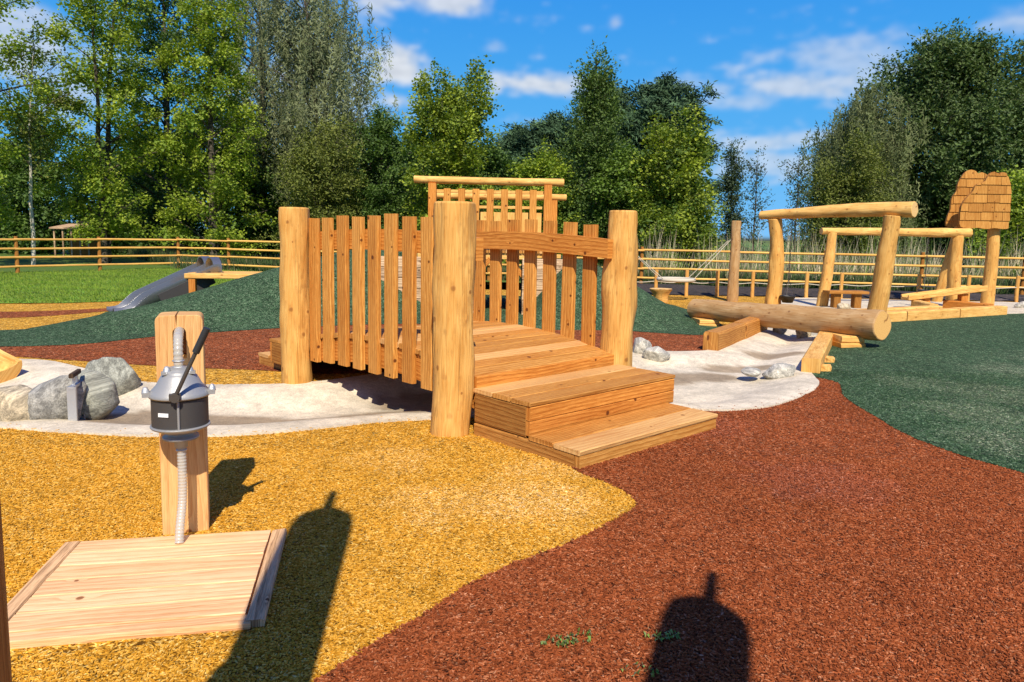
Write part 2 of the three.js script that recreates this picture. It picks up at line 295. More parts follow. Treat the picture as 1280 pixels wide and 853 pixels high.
function zone(P, cell, height, colour, skirt = 0) {
  const pos = [], nor = [], col = [], uv = [];
  const xs = P.map((p) => p[0]), zs = P.map((p) => p[1]), X0 = Math.min(...xs), X1 = Math.max(...xs), Z0 = Math.min(...zs), Z1 = Math.max(...zs);
  const put = (x, z) => { const e = 0.02, y = height(x, z), dx = (height(x + e, z) - height(x - e, z)) / (2 * e), dz = (height(x, z + e) - height(x, z - e)) / (2 * e), l = Math.hypot(dx, 1, dz), c = colour ? colour(x, z) : [1, 1, 1]; pos.push(x, y, z); nor.push(-dx / l, 1 / l, -dz / l); col.push(...c); uv.push(x, z); };
  const nx = Math.ceil((X1 - X0) / cell), nz = Math.ceil((Z1 - Z0) / cell);
  for (let k = 0; k < nz; k++) {
    const z0 = Z0 + k * cell, z1 = Math.min(Z1, z0 + cell), strip = clipRect(P, X0 - 1, z0, X1 + 1, z1);
    if (strip.length < 3) continue;
    for (let i = 0; i < nx; i++) {
      const x0 = X0 + i * cell, x1 = Math.min(X1, x0 + cell);
      let near = false;
      for (let a = 0; a < strip.length && !near; a++) { const [ax, az] = strip[a], [bx_, bz] = strip[(a + 1) % strip.length]; if (Math.max(ax, bx_) < x0 || Math.min(ax, bx_) > x1) continue; if (Math.abs(az - bz) < 1e-9 && (Math.abs(az - z0) < 1e-9 || Math.abs(az - z1) < 1e-9)) { if (!((ax <= x0 && bx_ >= x1) || (bx_ <= x0 && ax >= x1))) near = true; } else near = true; }
      if (!near) { if (inside(P, (x0 + x1) / 2, (z0 + z1) / 2)) { for (const [a, b] of [[x0, z0], [x0, z1], [x1, z1], [x0, z0], [x1, z1], [x1, z0]]) put(a, b); } continue; }
      const c = clipRect(strip, x0, z0, x1, z1); if (c.length < 3) continue;
      const v = c.map((q) => new THREE.Vector2(q[0], -q[1])), tri = THREE.ShapeUtils.triangulateShape(v, []);
      for (const t of tri) { const [a, b, d] = t.map((q) => c[q]), A = (b[0] - a[0]) * (d[1] - a[1]) - (b[1] - a[1]) * (d[0] - a[0]); if (Math.abs(A) < 1e-8) continue; for (const q of A < 0 ? [a, b, d] : [a, d, b]) put(q[0], q[1]); }
    }
  }
  if (skirt) for (let i = 0; i < P.length; i++) { const [a, b] = P[i], [c, d] = P[(i + 1) % P.length], ya = height(a, b), yc = height(c, d), k = colour ? colour(a, b) : [1, 1, 1], l = Math.hypot(c - a, d - b) || 1; for (const [x, y, z] of [[a, ya, b], [c, yc, d], [c, yc - skirt, d], [a, ya, b], [c, yc - skirt, d], [a, ya - skirt, b]]) { pos.push(x, y, z); nor.push((d - b) / l, 0, -(c - a) / l); col.push(...k); uv.push(x + y, z); } }
  return geo(pos, uv, nor, col);
}
const flat = (y) => () => y;
// worn, dusty or stained patches of the surfacing: grain with an outline of its own
const worn = (seed, amt, spots = [], dust = [0.16, 0.3, 1.5]) => (x, z) => {
  const k = 1 + amt * (fbm(x * 0.55 + seed, z * 0.55, seed, 4) + 0.7 * n3(x * 3.1, z * 3.1, seed + 4));
  let d = 0; for (const [a, b, q, s] of spots) d = Math.max(d, s * sm(0.25, 0.7, Math.exp(-((x - a) ** 2 + (z - b) ** 2) / (q * q)) + 0.8 * fbm(x * 4, z * 4, seed + 9, 3)));
  return [k + d * dust[0], k + d * dust[1], k + d * dust[2]];
};
const STREAM = smooth([[-7.5, -8.9], [-5.9, -8.4], [-5.31, -8.36], [-4.55, -7.83], [-3.86, -7.33], [-3.08, -7.2], [-2.31, -7.27], [-1.9, -7.5], [-1.1, -8.3], [0, -9.2], [1.5, -9.78], [2.6, -9.95], [3.0, -10.5], [4.2, -12.4], [4.9, -13.15], [5.5, -12.6], [4.95, -11.3], [4.2, -9.9], [3.5, -8.5], [3.36, -7.95], [3.2, -7.6], [2.91, -7.2], [2.37, -6.66], [1.87, -6.47], [1.49, -6.5], [0.3, -6.25], [-0.65, -6.0], [-1.09, -5.86], [-1.49, -5.66], [-2.03, -5.42], [-2.6, -5.35], [-3.22, -5.4], [-3.9, -5.52], [-5.2, -5.9], [-7.5, -6.6]]);
const RED_A = smooth([[-1.7, 2.6], [-1.1, -1.2], [-0.8, -2.1], [-0.65, -2.39], [-0.47, -2.68], [-0.34, -2.86], [-0.12, -3.18], [0.18, -3.47], [0.44, -3.73], [0.64, -3.96], [0.73, -4.12], [0.72, -4.31], [0.62, -4.49], [0.45, -4.72], [0.3, -5.4], [0.7, -6.5], [1.49, -6.62], [1.87, -6.6], [2.3, -6.8], [2.8, -7.3], [3.1, -7.9], [3.2, -8.45], [3.7, -8.45], [4.2, -7.2], [4.2, -5], [5.0, -3.2], [7, 2.6]]);
const GREEN_R = smooth([[3.36, -8.35], [3.50, -8.05], [3.53, -7.85], [3.32, -7.24], [3.24, -6.7], [3.21, -6.28], [3.17, -5.9], [3.19, -5.6], [3.28, -5.23], [3.46, -4.83], [4.3, -3.5], [6.5, -1], [12, -1], [16, -6], [16, -17.2], [11.2, -16.4], [10.6, -15.85], [8.8, -14.9], [7.1, -14.0], [6.0, -13.4], [5.35, -12.7], [5.0, -11.6], [4.5, -10.6], [3.8, -9.2]]);
const RED_B = smooth([[-12, -8.9], [-6.6, -8.75], [-5.41, -8.51], [-4.34, -8.25], [-3.37, -8.09], [-2.82, -8.04], [-2.0, -7.9], [-1.1, -8.2], [0, -9.1], [1.5, -9.66], [2.6, -9.85], [3.0, -10.5], [3.4, -11.2], [3.15, -11.9], [2.4, -13], [-1, -14], [-4, -13], [-6, -11], [-12, -9.9]]);
const GREEN_L = smooth([[-12, -9.0], [-6.52, -9.3], [-5.67, -9.61], [-5.02, -10.45], [-4.15, -11.17], [-3.65, -11.53], [-1.9, -12.35], [-0.3, -12.4], [0.85, -12.1], [1.98, -11.89], [3.0, -11.6], [3.45, -12.2], [3.75, -13.2], [3.6, -14.5], [3.0, -16.5], [0.5, -18.2], [-3, -18.8], [-6, -17.5], [-7.3, -15], [-7.2, -13.2], [-6.95, -11.8], [-7.1, -11.1], [-7.7, -10.7], [-12, -10.1]]);
const YELLOW_N = [[-12, 2.6], [-12, -6.9], [-7.4, -6.7], [-5.2, -6.0], [-3.9, -5.62], [-3.22, -5.5], [-2.6, -5.45], [-2.03, -5.52], [-1.49, -5.76], [-1.09, -5.96], [-0.65, -6.1], [0.3, -6.36], [1.3, -6.6], [1.6, -4], [1.6, 2.6]];
const YELLOW_F = [[-20, -8.6], [-7.4, -8.75], [-5.9, -8.27], [-5.31, -8.22], [-4.55, -7.7], [-3.86, -7.2], [-3.08, -7.08], [-2.31, -7.15], [-1.8, -7.4], [-1.0, -8.2], [0, -9.08], [1.5, -9.64], [2.6, -9.8], [3.1, -10.4], [4.3, -12.3], [5.0, -13.0], [5.7, -13.0], [8, -13.6], [12, -16], [18, -16.5], [18, -20.4], [-20, -20.4]];
const LAWN = smooth([[-22, -18.2], [-13, -15.3], [-10.08, -14.47], [-8.19, -15.35], [-7.4, -16.6], [-7, -19], [-6, -24.5], [-8.2, -26.6], [-12.6, -28.4], [-14.6, -26], [-16.2, -24], [-22, -23]], 4);
const STRIPE = smooth([[-18, -15.6], [-12, -13.6], [-8.53, -12.22], [-7.32, -13.71], [-6.8, -14.8], [-6.6, -15.6], [-7.3, -14.8], [-7.6, -14.15], [-9.16, -13.13], [-12, -14.6], [-18, -16.6]]);

const ground = new THREE.PlaneGeometry(900, 900).rotateX(-Math.PI / 2).translate(0, -0.3, 0);
ground.setAttribute('color', new THREE.Float32BufferAttribute(new Array(12).fill(0.6), 3));
struct('ground', ground, M.turf);
struct('yellow_rubber_surfacing', zone(YELLOW_N, 0.2, flat(0), worn(2, 0.14, [[0.15, -4.15, 0.4, 0.9], [-0.35, -4.1, 0.35, 0.6], [0.2, -4.75, 0.3, 0.6], [-0.8, -4.9, 0.3, 0.4]])), M.yellow);
struct('yellow_rubber_surfacing', zone(YELLOW_F, 0.4, flat(0), worn(3, 0.14)), M.yellow);
struct('red_rubber_surfacing', zone(RED_A, 0.2, flat(0.004), worn(4, 0.16, [[2.0, -4.6, 0.5, 0.25], [1.6, -5.9, 0.4, 0.25]])), M.red);
struct('red_rubber_surfacing', zone(RED_B, 0.3, flat(0.004), worn(5, 0.16)), M.red);
struct('red_rubber_stripe', zone(STRIPE, 0.3, flat(0.004), worn(6, 0.14)), M.red);
struct('green_rubber_surfacing', zone(GREEN_R, 0.25, (x, z) => 0.009 + 0.02 * sm(0.1, 0.6, edgeDist(GREEN_R, x, z)), worn(7, 0.24, [[4.9, -7.3, 0.6, 0.8], [4.2, -6.5, 0.5, 0.9], [6.2, -8.6, 0.7, 0.8], [5.2, -5.9, 0.7, 0.7], [4.3, -7.9, 0.4, 0.6], [7.5, -9.5, 0.9, 0.6], [3.8, -5.6, 0.4, 0.9]], [1.1, 0.55, 0.75])), M.green);
struct('green_rubber_surfacing', zone(GREEN_L, 0.3, flat(0.009), worn(8, 0.2)), M.green);
const mow = (x, z) => { const k = 0.95 + 0.3 * fbm(x * 0.35, z * 2.2, 4.4, 3) + 0.25 * fbm(x * 1.5, z * 1.5, 7.4, 2); return [k * 1.5, k * 1.5, k]; };
struct('lawn', zone(LAWN, 0.4, (x, z) => 0.012 + 0.02 * fbm(x, z, 1, 2), mow), M.turf);
struct('verge', zone([[-90, -90], [90, -90], [90, -19], [17.9, -19], [17.9, -21], [4, -23.4], [-5.5, -24.5], [-8.2, -26.3], [-12.6, -28], [-14.4, -25.8], [-16, -23.8], [-19, -20.3], [-90, -20.3]], 3, flat(-0.02), (x, z) => { const k = 0.62 + 0.3 * fbm(x * 0.3, z * 0.3, 2.4, 3); return [k, k, k * 0.9]; }), M.turf);

// the stream bed: a shallow concrete channel with damp patches
const damp = [[-3.1, -6.15, 0.55, 0.42], [-2.5, -6.1, 0.7, 0.34], [-1.8, -6.15, 0.7, 0.2], [-1.0, -6.4, 0.6, 0.2], [2.2, -8.6, 0.55, 0.3], [2.9, -9.1, 0.5, 0.25], [3.6, -10.0, 0.45, 0.3], [1.5, -8.3, 0.6, 0.3], [-0.6, -7.0, 0.8, 0.5]];
const streamY = (x, z) => { const d = edgeDist(STREAM, x, z); return 0.016 - 0.11 * sm(0.16, 0.8, d) + 0.012 * n3(x * 1.3, z * 1.3, 2); };
const streamCol = (x, z) => {
  let w = 0; for (const [a, b, s, q] of damp) w = Math.max(w, Math.exp(-(((x - a) / s) ** 2 + ((z - b) / q) ** 2)));
  w = sm(0.32, 0.5, w + 0.35 * fbm(x * 3, z * 3, 6, 4));
  const k = 0.96 + 0.26 * fbm(x * 0.9, z * 0.9, 1.5, 4) + 0.08 * n3(x * 5, z * 5, 3);
  return [k * lerp(1, 0.52, w), k * lerp(1, 0.46, w), k * lerp(1, 0.40, w)];
};
struct('stream_bed', zone(STREAM, 0.1, streamY, streamCol, 0.12), M.concrete);
const PIT = smooth([[6.6, -19.0], [8.5, -19.25], [12, -19.0], [17.5, -18.6], [17.5, -16.7], [11.0, -16.0], [8.9, -14.95], [7.2, -14.05], [6.4, -14.2], [6.2, -16.5]]);
struct('concrete_pit', zone(PIT, 0.4, (x, z) => 0.016 + 0.02 * n3(x, z, 1), (x, z) => { const k = 0.92 + 0.16 * fbm(x, z, 3, 3); return [k, k, k]; }, 0.03), M.concrete);
const SOIL = smooth([[1.5, -20.0], [4, -19.55], [8, -19.55], [13, -19.3], [18, -18.9], [18, -21.0], [14.9, -21.5], [4, -23.6], [1, -24.2]]);
struct('soil_bed', zone(SOIL, 0.3, (x, z) => 0.02 + 0.07 * fbm(x * 2, z * 2, 5, 3) + 0.05 * sm(0, 0.6, edgeDist(SOIL, x, z)), (x, z) => { const k = 0.9 + 0.5 * fbm(x * 1.2, z * 1.2, 9, 3), w = sm(9.5, 12.5, x) * sm(0.1, 0.2, fbm(x * 4.5, z * 6, 2, 3)) * 2.6; return [k + w, k + w, k + w * 1.1]; }), M.soil);

// the mound in two halves, held apart by the timber passage
const moundL = (x, z) => {
  const zf = -10.45 - 0.72 * (x + 5.02), sx = 0.5 * sm(-7.4, -3.0, x) + 0.5 * clamp((x + 7.4) / 4.4), szf = clamp((zf - z) / 3.4), back = 1 - sm(-16.3, -18.9, z) ;
  return 1.22 * sx * (szf * szf * (3 - 2 * szf)) * back + 0.02 * n3(x, z, 3) - 0.015;
};
const moundR = (x, z) => { const t = clamp((-11.75 - z) / 2.6), b = 1 - sm(-16, -18, z); return 1.12 * (1 - sm(1.0, 3.9, x)) * t * t * (3 - 2 * t) * b + 0.02 * n3(x, z, 3) - 0.015; };
const frontL = (x, z) => moundL(x, z) * lerp(0.12, 1, sm(-0.7, -2.6, x)), frontR = (x, z) => moundR(x, z) * lerp(0.2, 1, sm(0.2, 1.2, x));
struct('mound', mergeGeometries([
  zone([[-7.5, -14.16], [-7.5, -9], [-0.79, -9], [-0.79, -14.16]], 0.2, frontL, worn(21, 0.2)), zone([[-7.5, -19.2], [-7.5, -14.16], [-2.62, -14.16], [-0.79, -14.16], [-0.79, -19.2]], 0.2, moundL, worn(21, 0.2)),
  zone([[0.24, -14.16], [0.24, -11.6], [3.0, -11.6], [3.5, -12.4], [4.0, -13.2], [4.2, -14.16]], 0.2, frontR, worn(22, 0.2)), zone([[0.24, -18.3], [0.24, -14.16], [4.2, -14.16], [4.2, -18.3]], 0.2, moundR, worn(22, 0.2))]), M.green);

// ---------------------------------------------------------------- the arched bridge
const BR = thing('arched_footbridge', 'small arched timber footbridge with picket sides and four log posts over the stream', 'bridge', [0.33, 0, -6.23], -45.5 * R);
const arc = (x) => 1 - ((x + 1.35) / 1.35) ** 2, deckY = (x) => 0.45 + 0.15 * arc(x);
{
  addLog('log_post', BR, 2.0, 0.158, 0.150, 1, M.post[0], [-0.13, -0.22, 0.97], null, { wob: 0.028, bend: 0.008 });
  addLog('log_post', BR, 1.99, 0.150, 0.145, 2, M.post[1], [-2.6, -0.22, 0.97], [0, 2, 0], { wob: 0.024 });
  addLog('log_post', BR, 2.0, 0.152, 0.146, 3, M.post[0], [-0.04, -0.22, -1.0], [0, 1, 0], { wob: 0.034, bend: -0.012 });
  addLog('log_post', BR, 1.98, 0.150, 0.145, 4, M.post[2], [-2.62, -0.22, -1.0], [0, 4, 0]);
  const n = 19, step = 2.7 / n, dg = [0, 1, 2, 3].map(() => plank(1.72, 0.045, step - 0.008, 0.007, 0.004).rotateY(Math.PI / 2));
  for (let i = 0; i < n; i++) { const x = -(i + 0.5) * step; part('deck_plank', dg[i % 4], M.deck[(i * 7 + (i >> 2)) % 4], BR, [x, deckY(x) - 0.0225, 0.003 * ((i * 13) % 3 - 1)], [0, 0, Math.atan2(deckY(x + 0.05) - deckY(x - 0.05), 0.1)]); }
  for (const s of [1, -1]) {
    part('stringer', arched(-2.69, -0.01, (x) => deckY(x) - 0.052, (x) => deckY(x) - 0.27, s > 0 ? 0.78 : -0.84, s > 0 ? 0.84 : -0.78), M.beam[0], BR);
    part('handrail', arched(-2.55, -0.02, (x) => 1.51 + 0.06 * arc(x), (x) => 1.335 + 0.05 * arc(x), s > 0 ? 0.765 : -0.84, s > 0 ? 0.84 : -0.765), M.beam[1], BR);
    const pg = [0, 1, 2, 3, 4].map((k) => plank(1.4 + 0.006 * k, 0.05, 0.149, 0.007, 0.004).rotateX(Math.PI / 2).rotateZ(Math.PI / 2));
    const r = rng(90 + s);
    for (let i = 0; i < 9; i++) { const x = -0.31 - 0.26 * i; part('picket', pg[(i * 3) % 5], M.picket[(i * 5 + (s > 0 ? 1 : 3)) % 4], BR, [x + (r() - 0.5) * 0.014, 0.925 + 0.06 * arc(x) + (r() - 0.5) * 0.012, s * 0.8665], [0, 0, (r() - 0.5) * 0.016]); }
  }
  part('end_board', plank(1.72, 0.2, 0.03, 0.004).rotateY(Math.PI / 2), M.beam[1], BR, [0.014, 0.3475, 0]);
  part('end_board', plank(1.72, 0.2, 0.03, 0.004).rotateY(Math.PI / 2), M.beam[1], BR, [-2.714, 0.3475, 0]);
}
function steps(label, pos, turn) {
  const S = thing('timber_steps', label, 'steps', pos, turn, 'timber steps at the ends of the footbridge'), W = 1.74;
  const tread = (x, y, w, m, L = W, z = 0) => part('tread_plank', plank(L, 0.032, w, 0.006, 0.004).rotateY(Math.PI / 2), m, S, [x, y, z]);
  tread(0.095, 0.344, 0.222, M.deck[2]); tread(0.315, 0.344, 0.202, M.deck[0]); tread(0.525, 0.344, 0.202, M.deck[1]);
  tread(0.748, 0.11, 0.238, M.deck[3], 1.65, 0.06); tread(1.0, 0.11, 0.246, M.deck[2], 1.65, 0.06);
  part('riser_board', plank(W - 0.01, 0.1, 0.04, 0.005, 0.004).rotateY(Math.PI / 2), M.beam[1], S, [0.6, 0.274, 0]);
  part('riser_board', plank(W - 0.01, 0.104, 0.04, 0.005, 0.004).rotateY(Math.PI / 2), M.beam[0], S, [0.598, 0.167, 0]);
  part('riser_board', plank(1.64, 0.20, 0.04, 0.004, 0.003).rotateY(Math.PI / 2), M.deck[0], S, [1.095, -0.009, 0.06]);
  for (const s of [-1, 1]) {
    part('side_board', plank(0.57, 0.226, 0.045, 0.005, 0.003), M.step[1], S, [0.292, 0.21, s * (W / 2 - 0.025)]);
    part('side_board', plank(1.05, 0.20, 0.045, 0.005, 0.003), M.step[0], S, [0.542, -0.009, s * 0.8 + 0.06]);
  }
  return S;
}
steps('two-tier timber box steps between red and yellow rubber, leading up to the footbridge', [0.36, 0, -6.18], -47.5 * R);
{ const p = BR.localToWorld(new THREE.Vector3(-2.76, 0, 0).applyAxisAngle(new THREE.Vector3(0, 1, 0), 0)); BR.updateMatrixWorld(); const q = new THREE.Vector3(-2.76, 0, 0).applyMatrix4(BR.matrixWorld); steps('timber box steps on the yellow strip at the far end of the footbridge', [q.x, 0, q.z], -45.5 * R + Math.PI); }

// ---------------------------------------------------------------- water pump and its plank base
{
  const P = thing('water_pump', 'hand water pump with black lever and clear hoses mounted on a square timber post', 'water pump', [-1.68, 0, -3.71], 21 * R);
  const sh = new THREE.Shape(); sh.moveTo(-0.109, -0.1); sh.lineTo(-0.109, 1.085); sh.quadraticCurveTo(-0.109, 1.115, -0.082, 1.118); sh.lineTo(-0.016, 1.12); sh.lineTo(-0.0125, 1.069); sh.lineTo(-0.009, 1.12); sh.lineTo(0.082, 1.118); sh.quadraticCurveTo(0.109, 1.115, 0.109, 1.085); sh.lineTo(0.109, -0.1); sh.closePath();
  const slot = new THREE.Path(); slot.moveTo(-0.034, 0.90); slot.lineTo(-0.034, 1.03); slot.absarc(0, 1.03, 0.034, Math.PI, 0, true); slot.lineTo(0.034, 0.90); slot.closePath(); sh.holes.push(slot);
  const pg = new THREE.ExtrudeGeometry(sh, { depth: 0.18, bevelEnabled: true, bevelSize: 0.003, bevelOffset: -0.003, bevelThickness: 0.004, bevelSegments: 1, curveSegments: 8 }).translate(0, 0, -0.1);
  { const p = pg.attributes.position, u = pg.attributes.uv; for (let i = 0; i < p.count; i++) u.setXY(i, p.getY(i), p.getX(i) + p.getZ(i) + 0.1); }
  const post = part('post', pg, M.pumpPost, P);
  part('slot_back', bx(0.066, 0.17, 0.02, 0, 0.97, -0.085), M.pump[3], post);
  const H = new THREE.Group(); H.name = 'pump_head'; H.position.set(0, 0, 0.22); P.add(H);
  const top = lathe([[0.0, 0.885], [0.042, 0.885], [0.044, 0.872], [0.062, 0.868], [0.066, 0.856], [0.07, 0.852], [0.082, 0.842], [0.104, 0.80], [0.134, 0.768], [0.139, 0.752], [0.136, 0.744], [0, 0.744]], 36);
  part('upper_casting', top, M.cast, H);
  for (const p of [[-0.146, 0.775, 0.02], [0.146, 0.775, 0.02], [-0.05, 0.872, 0.03], [0.05, 0.872, 0.03]]) part('bolt', lathe([[0.019, -0.01], [0.016, 0.01], [0.012, 0.012], [0.011, 0.02], [0, 0.024]], 10), M.steel, H, p);
  for (const s of [-1, 1]) {
    part('lug', bx(0.05, 0.022, 0.05, s * 0.135, 0.762, 0.02), M.cast, H); part('flange_ear', bx(0.03, 0.014, 0.036, s * 0.06, 0.862, 0.03), M.cast, H);
    const c = new THREE.CylinderGeometry(0.122, 0.122, 0.132, 20, 1, false, s > 0 ? -0.02 : Math.PI + 0.02, Math.PI - 0.0).rotateY(0).translate(s * 0.006, 0.672, 0);
    part('cylinder_half', c, M.charcoal, H);
  }
  part('cylinder_core', new THREE.CylinderGeometry(0.116, 0.116, 0.13, 24).translate(0, 0.672, 0), M.black, H);
  part('clamp_rod', rod([0, 0.60, 0.128], [0, 0.75, 0.128], 0.006), M.cast, H);
  part('lower_casting', lathe([[0, 0.606], [0.134, 0.606], [0.136, 0.598], [0.128, 0.59], [0.095, 0.575], [0.062, 0.572], [0.062, 0.552], [0.082, 0.548], [0.084, 0.534], [0.05, 0.528], [0.03, 0.526], [0.03, 0.49], [0, 0.49]], 32), M.cast, H);
  part('label_plate', bx(0.052, 0.018, 0.003, 0, 0, 0), M.label, H, [-0.066, 0.676, 0.1085], [0, -31 * R, 0]);
  const lv = part('lever', mergeGeometries([rod([-0.012, 0.765, 0.15], [0.088, 0.985, 0.175], 0.0095), new THREE.CylinderGeometry(0.022, 0.022, 0.03, 12).rotateX(Math.PI / 2).translate(-0.012, 0.765, 0.148), bx(0.05, 0.03, 0.05, -0.012, 0.765, 0.125)]), M.iron, H);
  part('grip', rod([0.085, 0.978, 0.174], [0.137, 1.092, 0.188], 0.0165, 12), M.black, lv);
  const ribbed = (pts, r, n) => { const c = new THREE.CatmullRomCurve3(pts.map((p) => new THREE.Vector3(...p))), g = new THREE.TubeGeometry(c, n * 4, r, 14), p = g.attributes.position, N = g.attributes.normal; for (let i = 0; i < p.count; i++) { const k = Math.floor(i / 15), q = Math.cos(k / 4 * 2 * Math.PI) * r * 0.07; p.setXYZ(i, p.getX(i) + N.getX(i) * q, p.getY(i) + N.getY(i) * q, p.getZ(i) + N.getZ(i) * q); } g.computeVertexNormals(); return g; };
  part('delivery_hose', ribbed([[0, 0.88, 0.22], [0, 0.95, 0.22], [0, 1.0, 0.2], [0, 1.035, 0.14], [0, 1.04, 0.06], [0, 1.03, -0.02]], 0.0215, 16), M.hose, P);
  part('suction_hose', ribbed([[0, 0.50, 0.22], [0, 0.38, 0.222], [-0.004, 0.22, 0.23], [-0.016, 0.1, 0.275], [-0.02, 0.035, 0.295]], 0.0205, 30), M.hose, P);
  for (const y of [0.885, 0.915, 0.50, 0.475]) part('hose_clip', new THREE.TorusGeometry(y > 0.6 ? 0.024 : 0.022, 0.0045, 6, 20).rotateX(Math.PI / 2), M.steel, P, [0, y, 0.22]);

  const D = thing('plank_cover', 'square cover of pale sawn planks with weathered edge boards in front of the pump', 'plank cover', [-1.545, 0, -3.05], 11.5 * R);
  const w = 0.845 / 6;
  for (let i = 0; i < 6; i++) part('plank', plank(0.88, 0.05, w - 0.003, 0.004, 0.003), M.pump[[0, 2, 3, 1, 2, 0][i]], D, [-0.0, 0.004 + 0.001 * (i % 2), -0.42 + i * w]);
  for (const s of [-1, 1]) part('edge_board', plank(0.91, 0.05, 0.07, 0.006, 0.006).rotateY(Math.PI / 2), M.edge, D, [s * 0.483, 0.003, -0.035]);
  part('front_board', plank(0.98, 0.05, 0.07, 0.006, 0.005), M.pump[3], D, [-0.02, 0.002, 0.394]);
}

// ---------------------------------------------------------------- carved bulrush posts beside the photographer (one edge in view, the others give the shadows)
function bulrush(x, z, H, label, tip = true, lean = 0) {
  const b = thing('carved_bulrush_post', label, 'carved post', [x, 0, z]); b.rotation.z = lean;
  part('stem', lathe([[0.075, -0.2], [0.07, 0.62], [0.0, 0.62]], 18), M.oldlog[0], b);
  const h = H - 0.36, pr = [[0.0, 0.55], [0.12, 0.57], [0.16, 0.68], [0.165, 0.9], [0.165, 2.0], [0.168, h - 0.4], [0.166, h - 0.18], [0.152, h - 0.07], [0.11, h - 0.01], [0.04, h], [0, h]];
  const g = lathe(pr, 30), u = g.attributes.uv, p = g.attributes.position; for (let i = 0; i < p.count; i++) u.setXY(i, p.getY(i), u.getX(i)); part('seed_head', g, M.beam[0], b);
  if (tip) part('tip', lathe([[0.036, h - 0.01], [0.03, h + 0.2], [0.026, H], [0, H + 0.01]], 12).rotateZ(0), M.oldlog[1], b);
}
bulrush(-0.63, -0.6, 3.84, 'tall brown carved bulrush post standing beside the plank cover');
bulrush(-0.62, -0.12, 2.85, 'shorter carved bulrush post with a blunt top standing behind the taller one', false);
bulrush(-0.24, 0.3, 4.07, 'leaning carved bulrush post on the red rubber', true, -23 * R);

// ---------------------------------------------------------------- rocks, sluices, trough
const rockTex = tex8(512, 512, (u, v) => { const k = 0.56 + 0.2 * (speck2(u, v) - 0.5) + 0.2 * (speck(u, v) - 0.5) + 0.24 * (speck3(u, v) - 0.5), s = Math.pow(1 - Math.abs(Math.sin((v * 3 + speck3(u, v) * 2.6 + speck2(u, v) * 0.6) * Math.PI)), 8) * 0.09; return [k + s, k + s, k * 0.97 + s]; }, true, 2.6, 2.6);
const rockMat = (c) => new THREE.MeshStandardMaterial({ map: rockTex, bumpMap: rockTex, bumpScale: 0.009, color: new THREE.Color(...c), roughness: 0.92 });
const RM = { tan: rockMat([1.5, 1.22, 0.84]), grey: rockMat([0.95, 0.9, 0.82]), green: rockMat([0.92, 0.92, 0.78]), white: rockMat([1.45, 1.34, 1.16]) };
function rock(label, [x, z], [sx, sy, sz], seed, mat, turn = 0, tilt = 0, y = -0.03) {
  let g = new THREE.IcosahedronGeometry(1, 5); const p = g.attributes.position, v = new THREE.Vector3(), uv = [];
  const cuts = []; const r = rng(seed * 101); for (let i = 0; i < 11; i++) cuts.push([new THREE.Vector3(r() - 0.5, r() - 0.3, r() - 0.5).normalize(), 0.64 + 0.22 * r()]);
  for (let i = 0; i < p.count; i++) { v.fromBufferAttribute(p, i).normalize(); const d = v.clone(); for (const [n, k] of cuts) { const e = v.dot(n) - k; if (e > 0) v.addScaledVector(n, -e * 0.93); } v.multiplyScalar(1 + 0.12 * fbm(d.x * 1.6 + seed, d.y * 1.6, d.z * 1.6, 3) + 0.05 * fbm(d.x * 5, d.y * 5 + seed, d.z * 5, 3) * 0.7); p.setXYZ(i, v.x * sx, v.y * sy, v.z * sz); uv.push(v.x * sx + v.z * sz * 0.7, v.y * sy + v.z * sz * 0.4); }
  g.setAttribute('uv', new THREE.Float32BufferAttribute(uv, 2)); g.deleteAttribute('normal');
  const key = new Map(), idx = [], pos = [], uu = []; for (let i = 0; i < p.count; i++) { const k = [p.getX(i), p.getY(i), p.getZ(i)].map((q) => q.toFixed(4)).join(); if (!key.has(k)) { key.set(k, pos.length / 3); pos.push(p.getX(i), p.getY(i), p.getZ(i)); uu.push(uv[2 * i], uv[2 * i + 1]); } idx.push(key.get(k)); }
  const m = new THREE.Mesh(geo(pos, uu, null, null, idx), mat); m.name = numbered('boulder'); m.position.set(x, y + sy * 0.45, z); m.rotation.set(0, turn, tilt); m.castShadow = m.receiveShadow = true; scene.add(m); return tag(m, label, 'boulder', 'boulders in the stream bed');
}
rock('cream tan boulder, the lightest beside the sluice gate in the stream', [-4.0, -5.84], [0.27, 0.235, 0.2], 3, RM.tan, 0.3, 0.1);
rock('grey veined boulder between the tan boulder and the sluice gate', [-3.72, -5.94], [0.24, 0.3, 0.21], 5, RM.grey, 0.6, -0.35);
rock('tall mottled grey green boulder against the steel side of the sluice gate', [-3.58, -6.2], [0.24, 0.28, 0.22], 8, RM.green, 0.2, -0.4);
rock('pale green grey boulder at the back, against the yellow rubber strip', [-3.82, -6.95], [0.27, 0.27, 0.22], 11, RM.green, 1.1, -0.3);
rock('round white boulder at the edge of the stream behind the footbridge', [1.74, -9.72], [0.17, 0.2, 0.16], 13, RM.white, 0.4, 0);
rock('smaller white boulder leaning on the round white one', [1.87, -9.42], [0.19, 0.13, 0.15], 17, RM.white, 0.2, -0.2);
rock('flat pale stone set in the stream beside the sawn kerb sleeper', [3.08, -8.35], [0.22, 0.10, 0.17], 19, RM.white, 0.5, 0.2, 0.0);
rock('small low stone next to the flat pale stone in the stream', [2.76, -8.38], [0.14, 0.05, 0.11], 23, RM.white, 1.5, 0.1, 0.0);
rock('block-shaped cream stone beside the steel sluice under the big log', [4.72, -11.85], [0.2, 0.2, 0.15], 29, RM.tan, 0.3, 0, -0.02);
rock('small pointed white stone next to the block-shaped cream stone under the log', [4.42, -12.1], [0.13, 0.14, 0.12], 31, RM.white, 0.9, 0.3, -0.02);
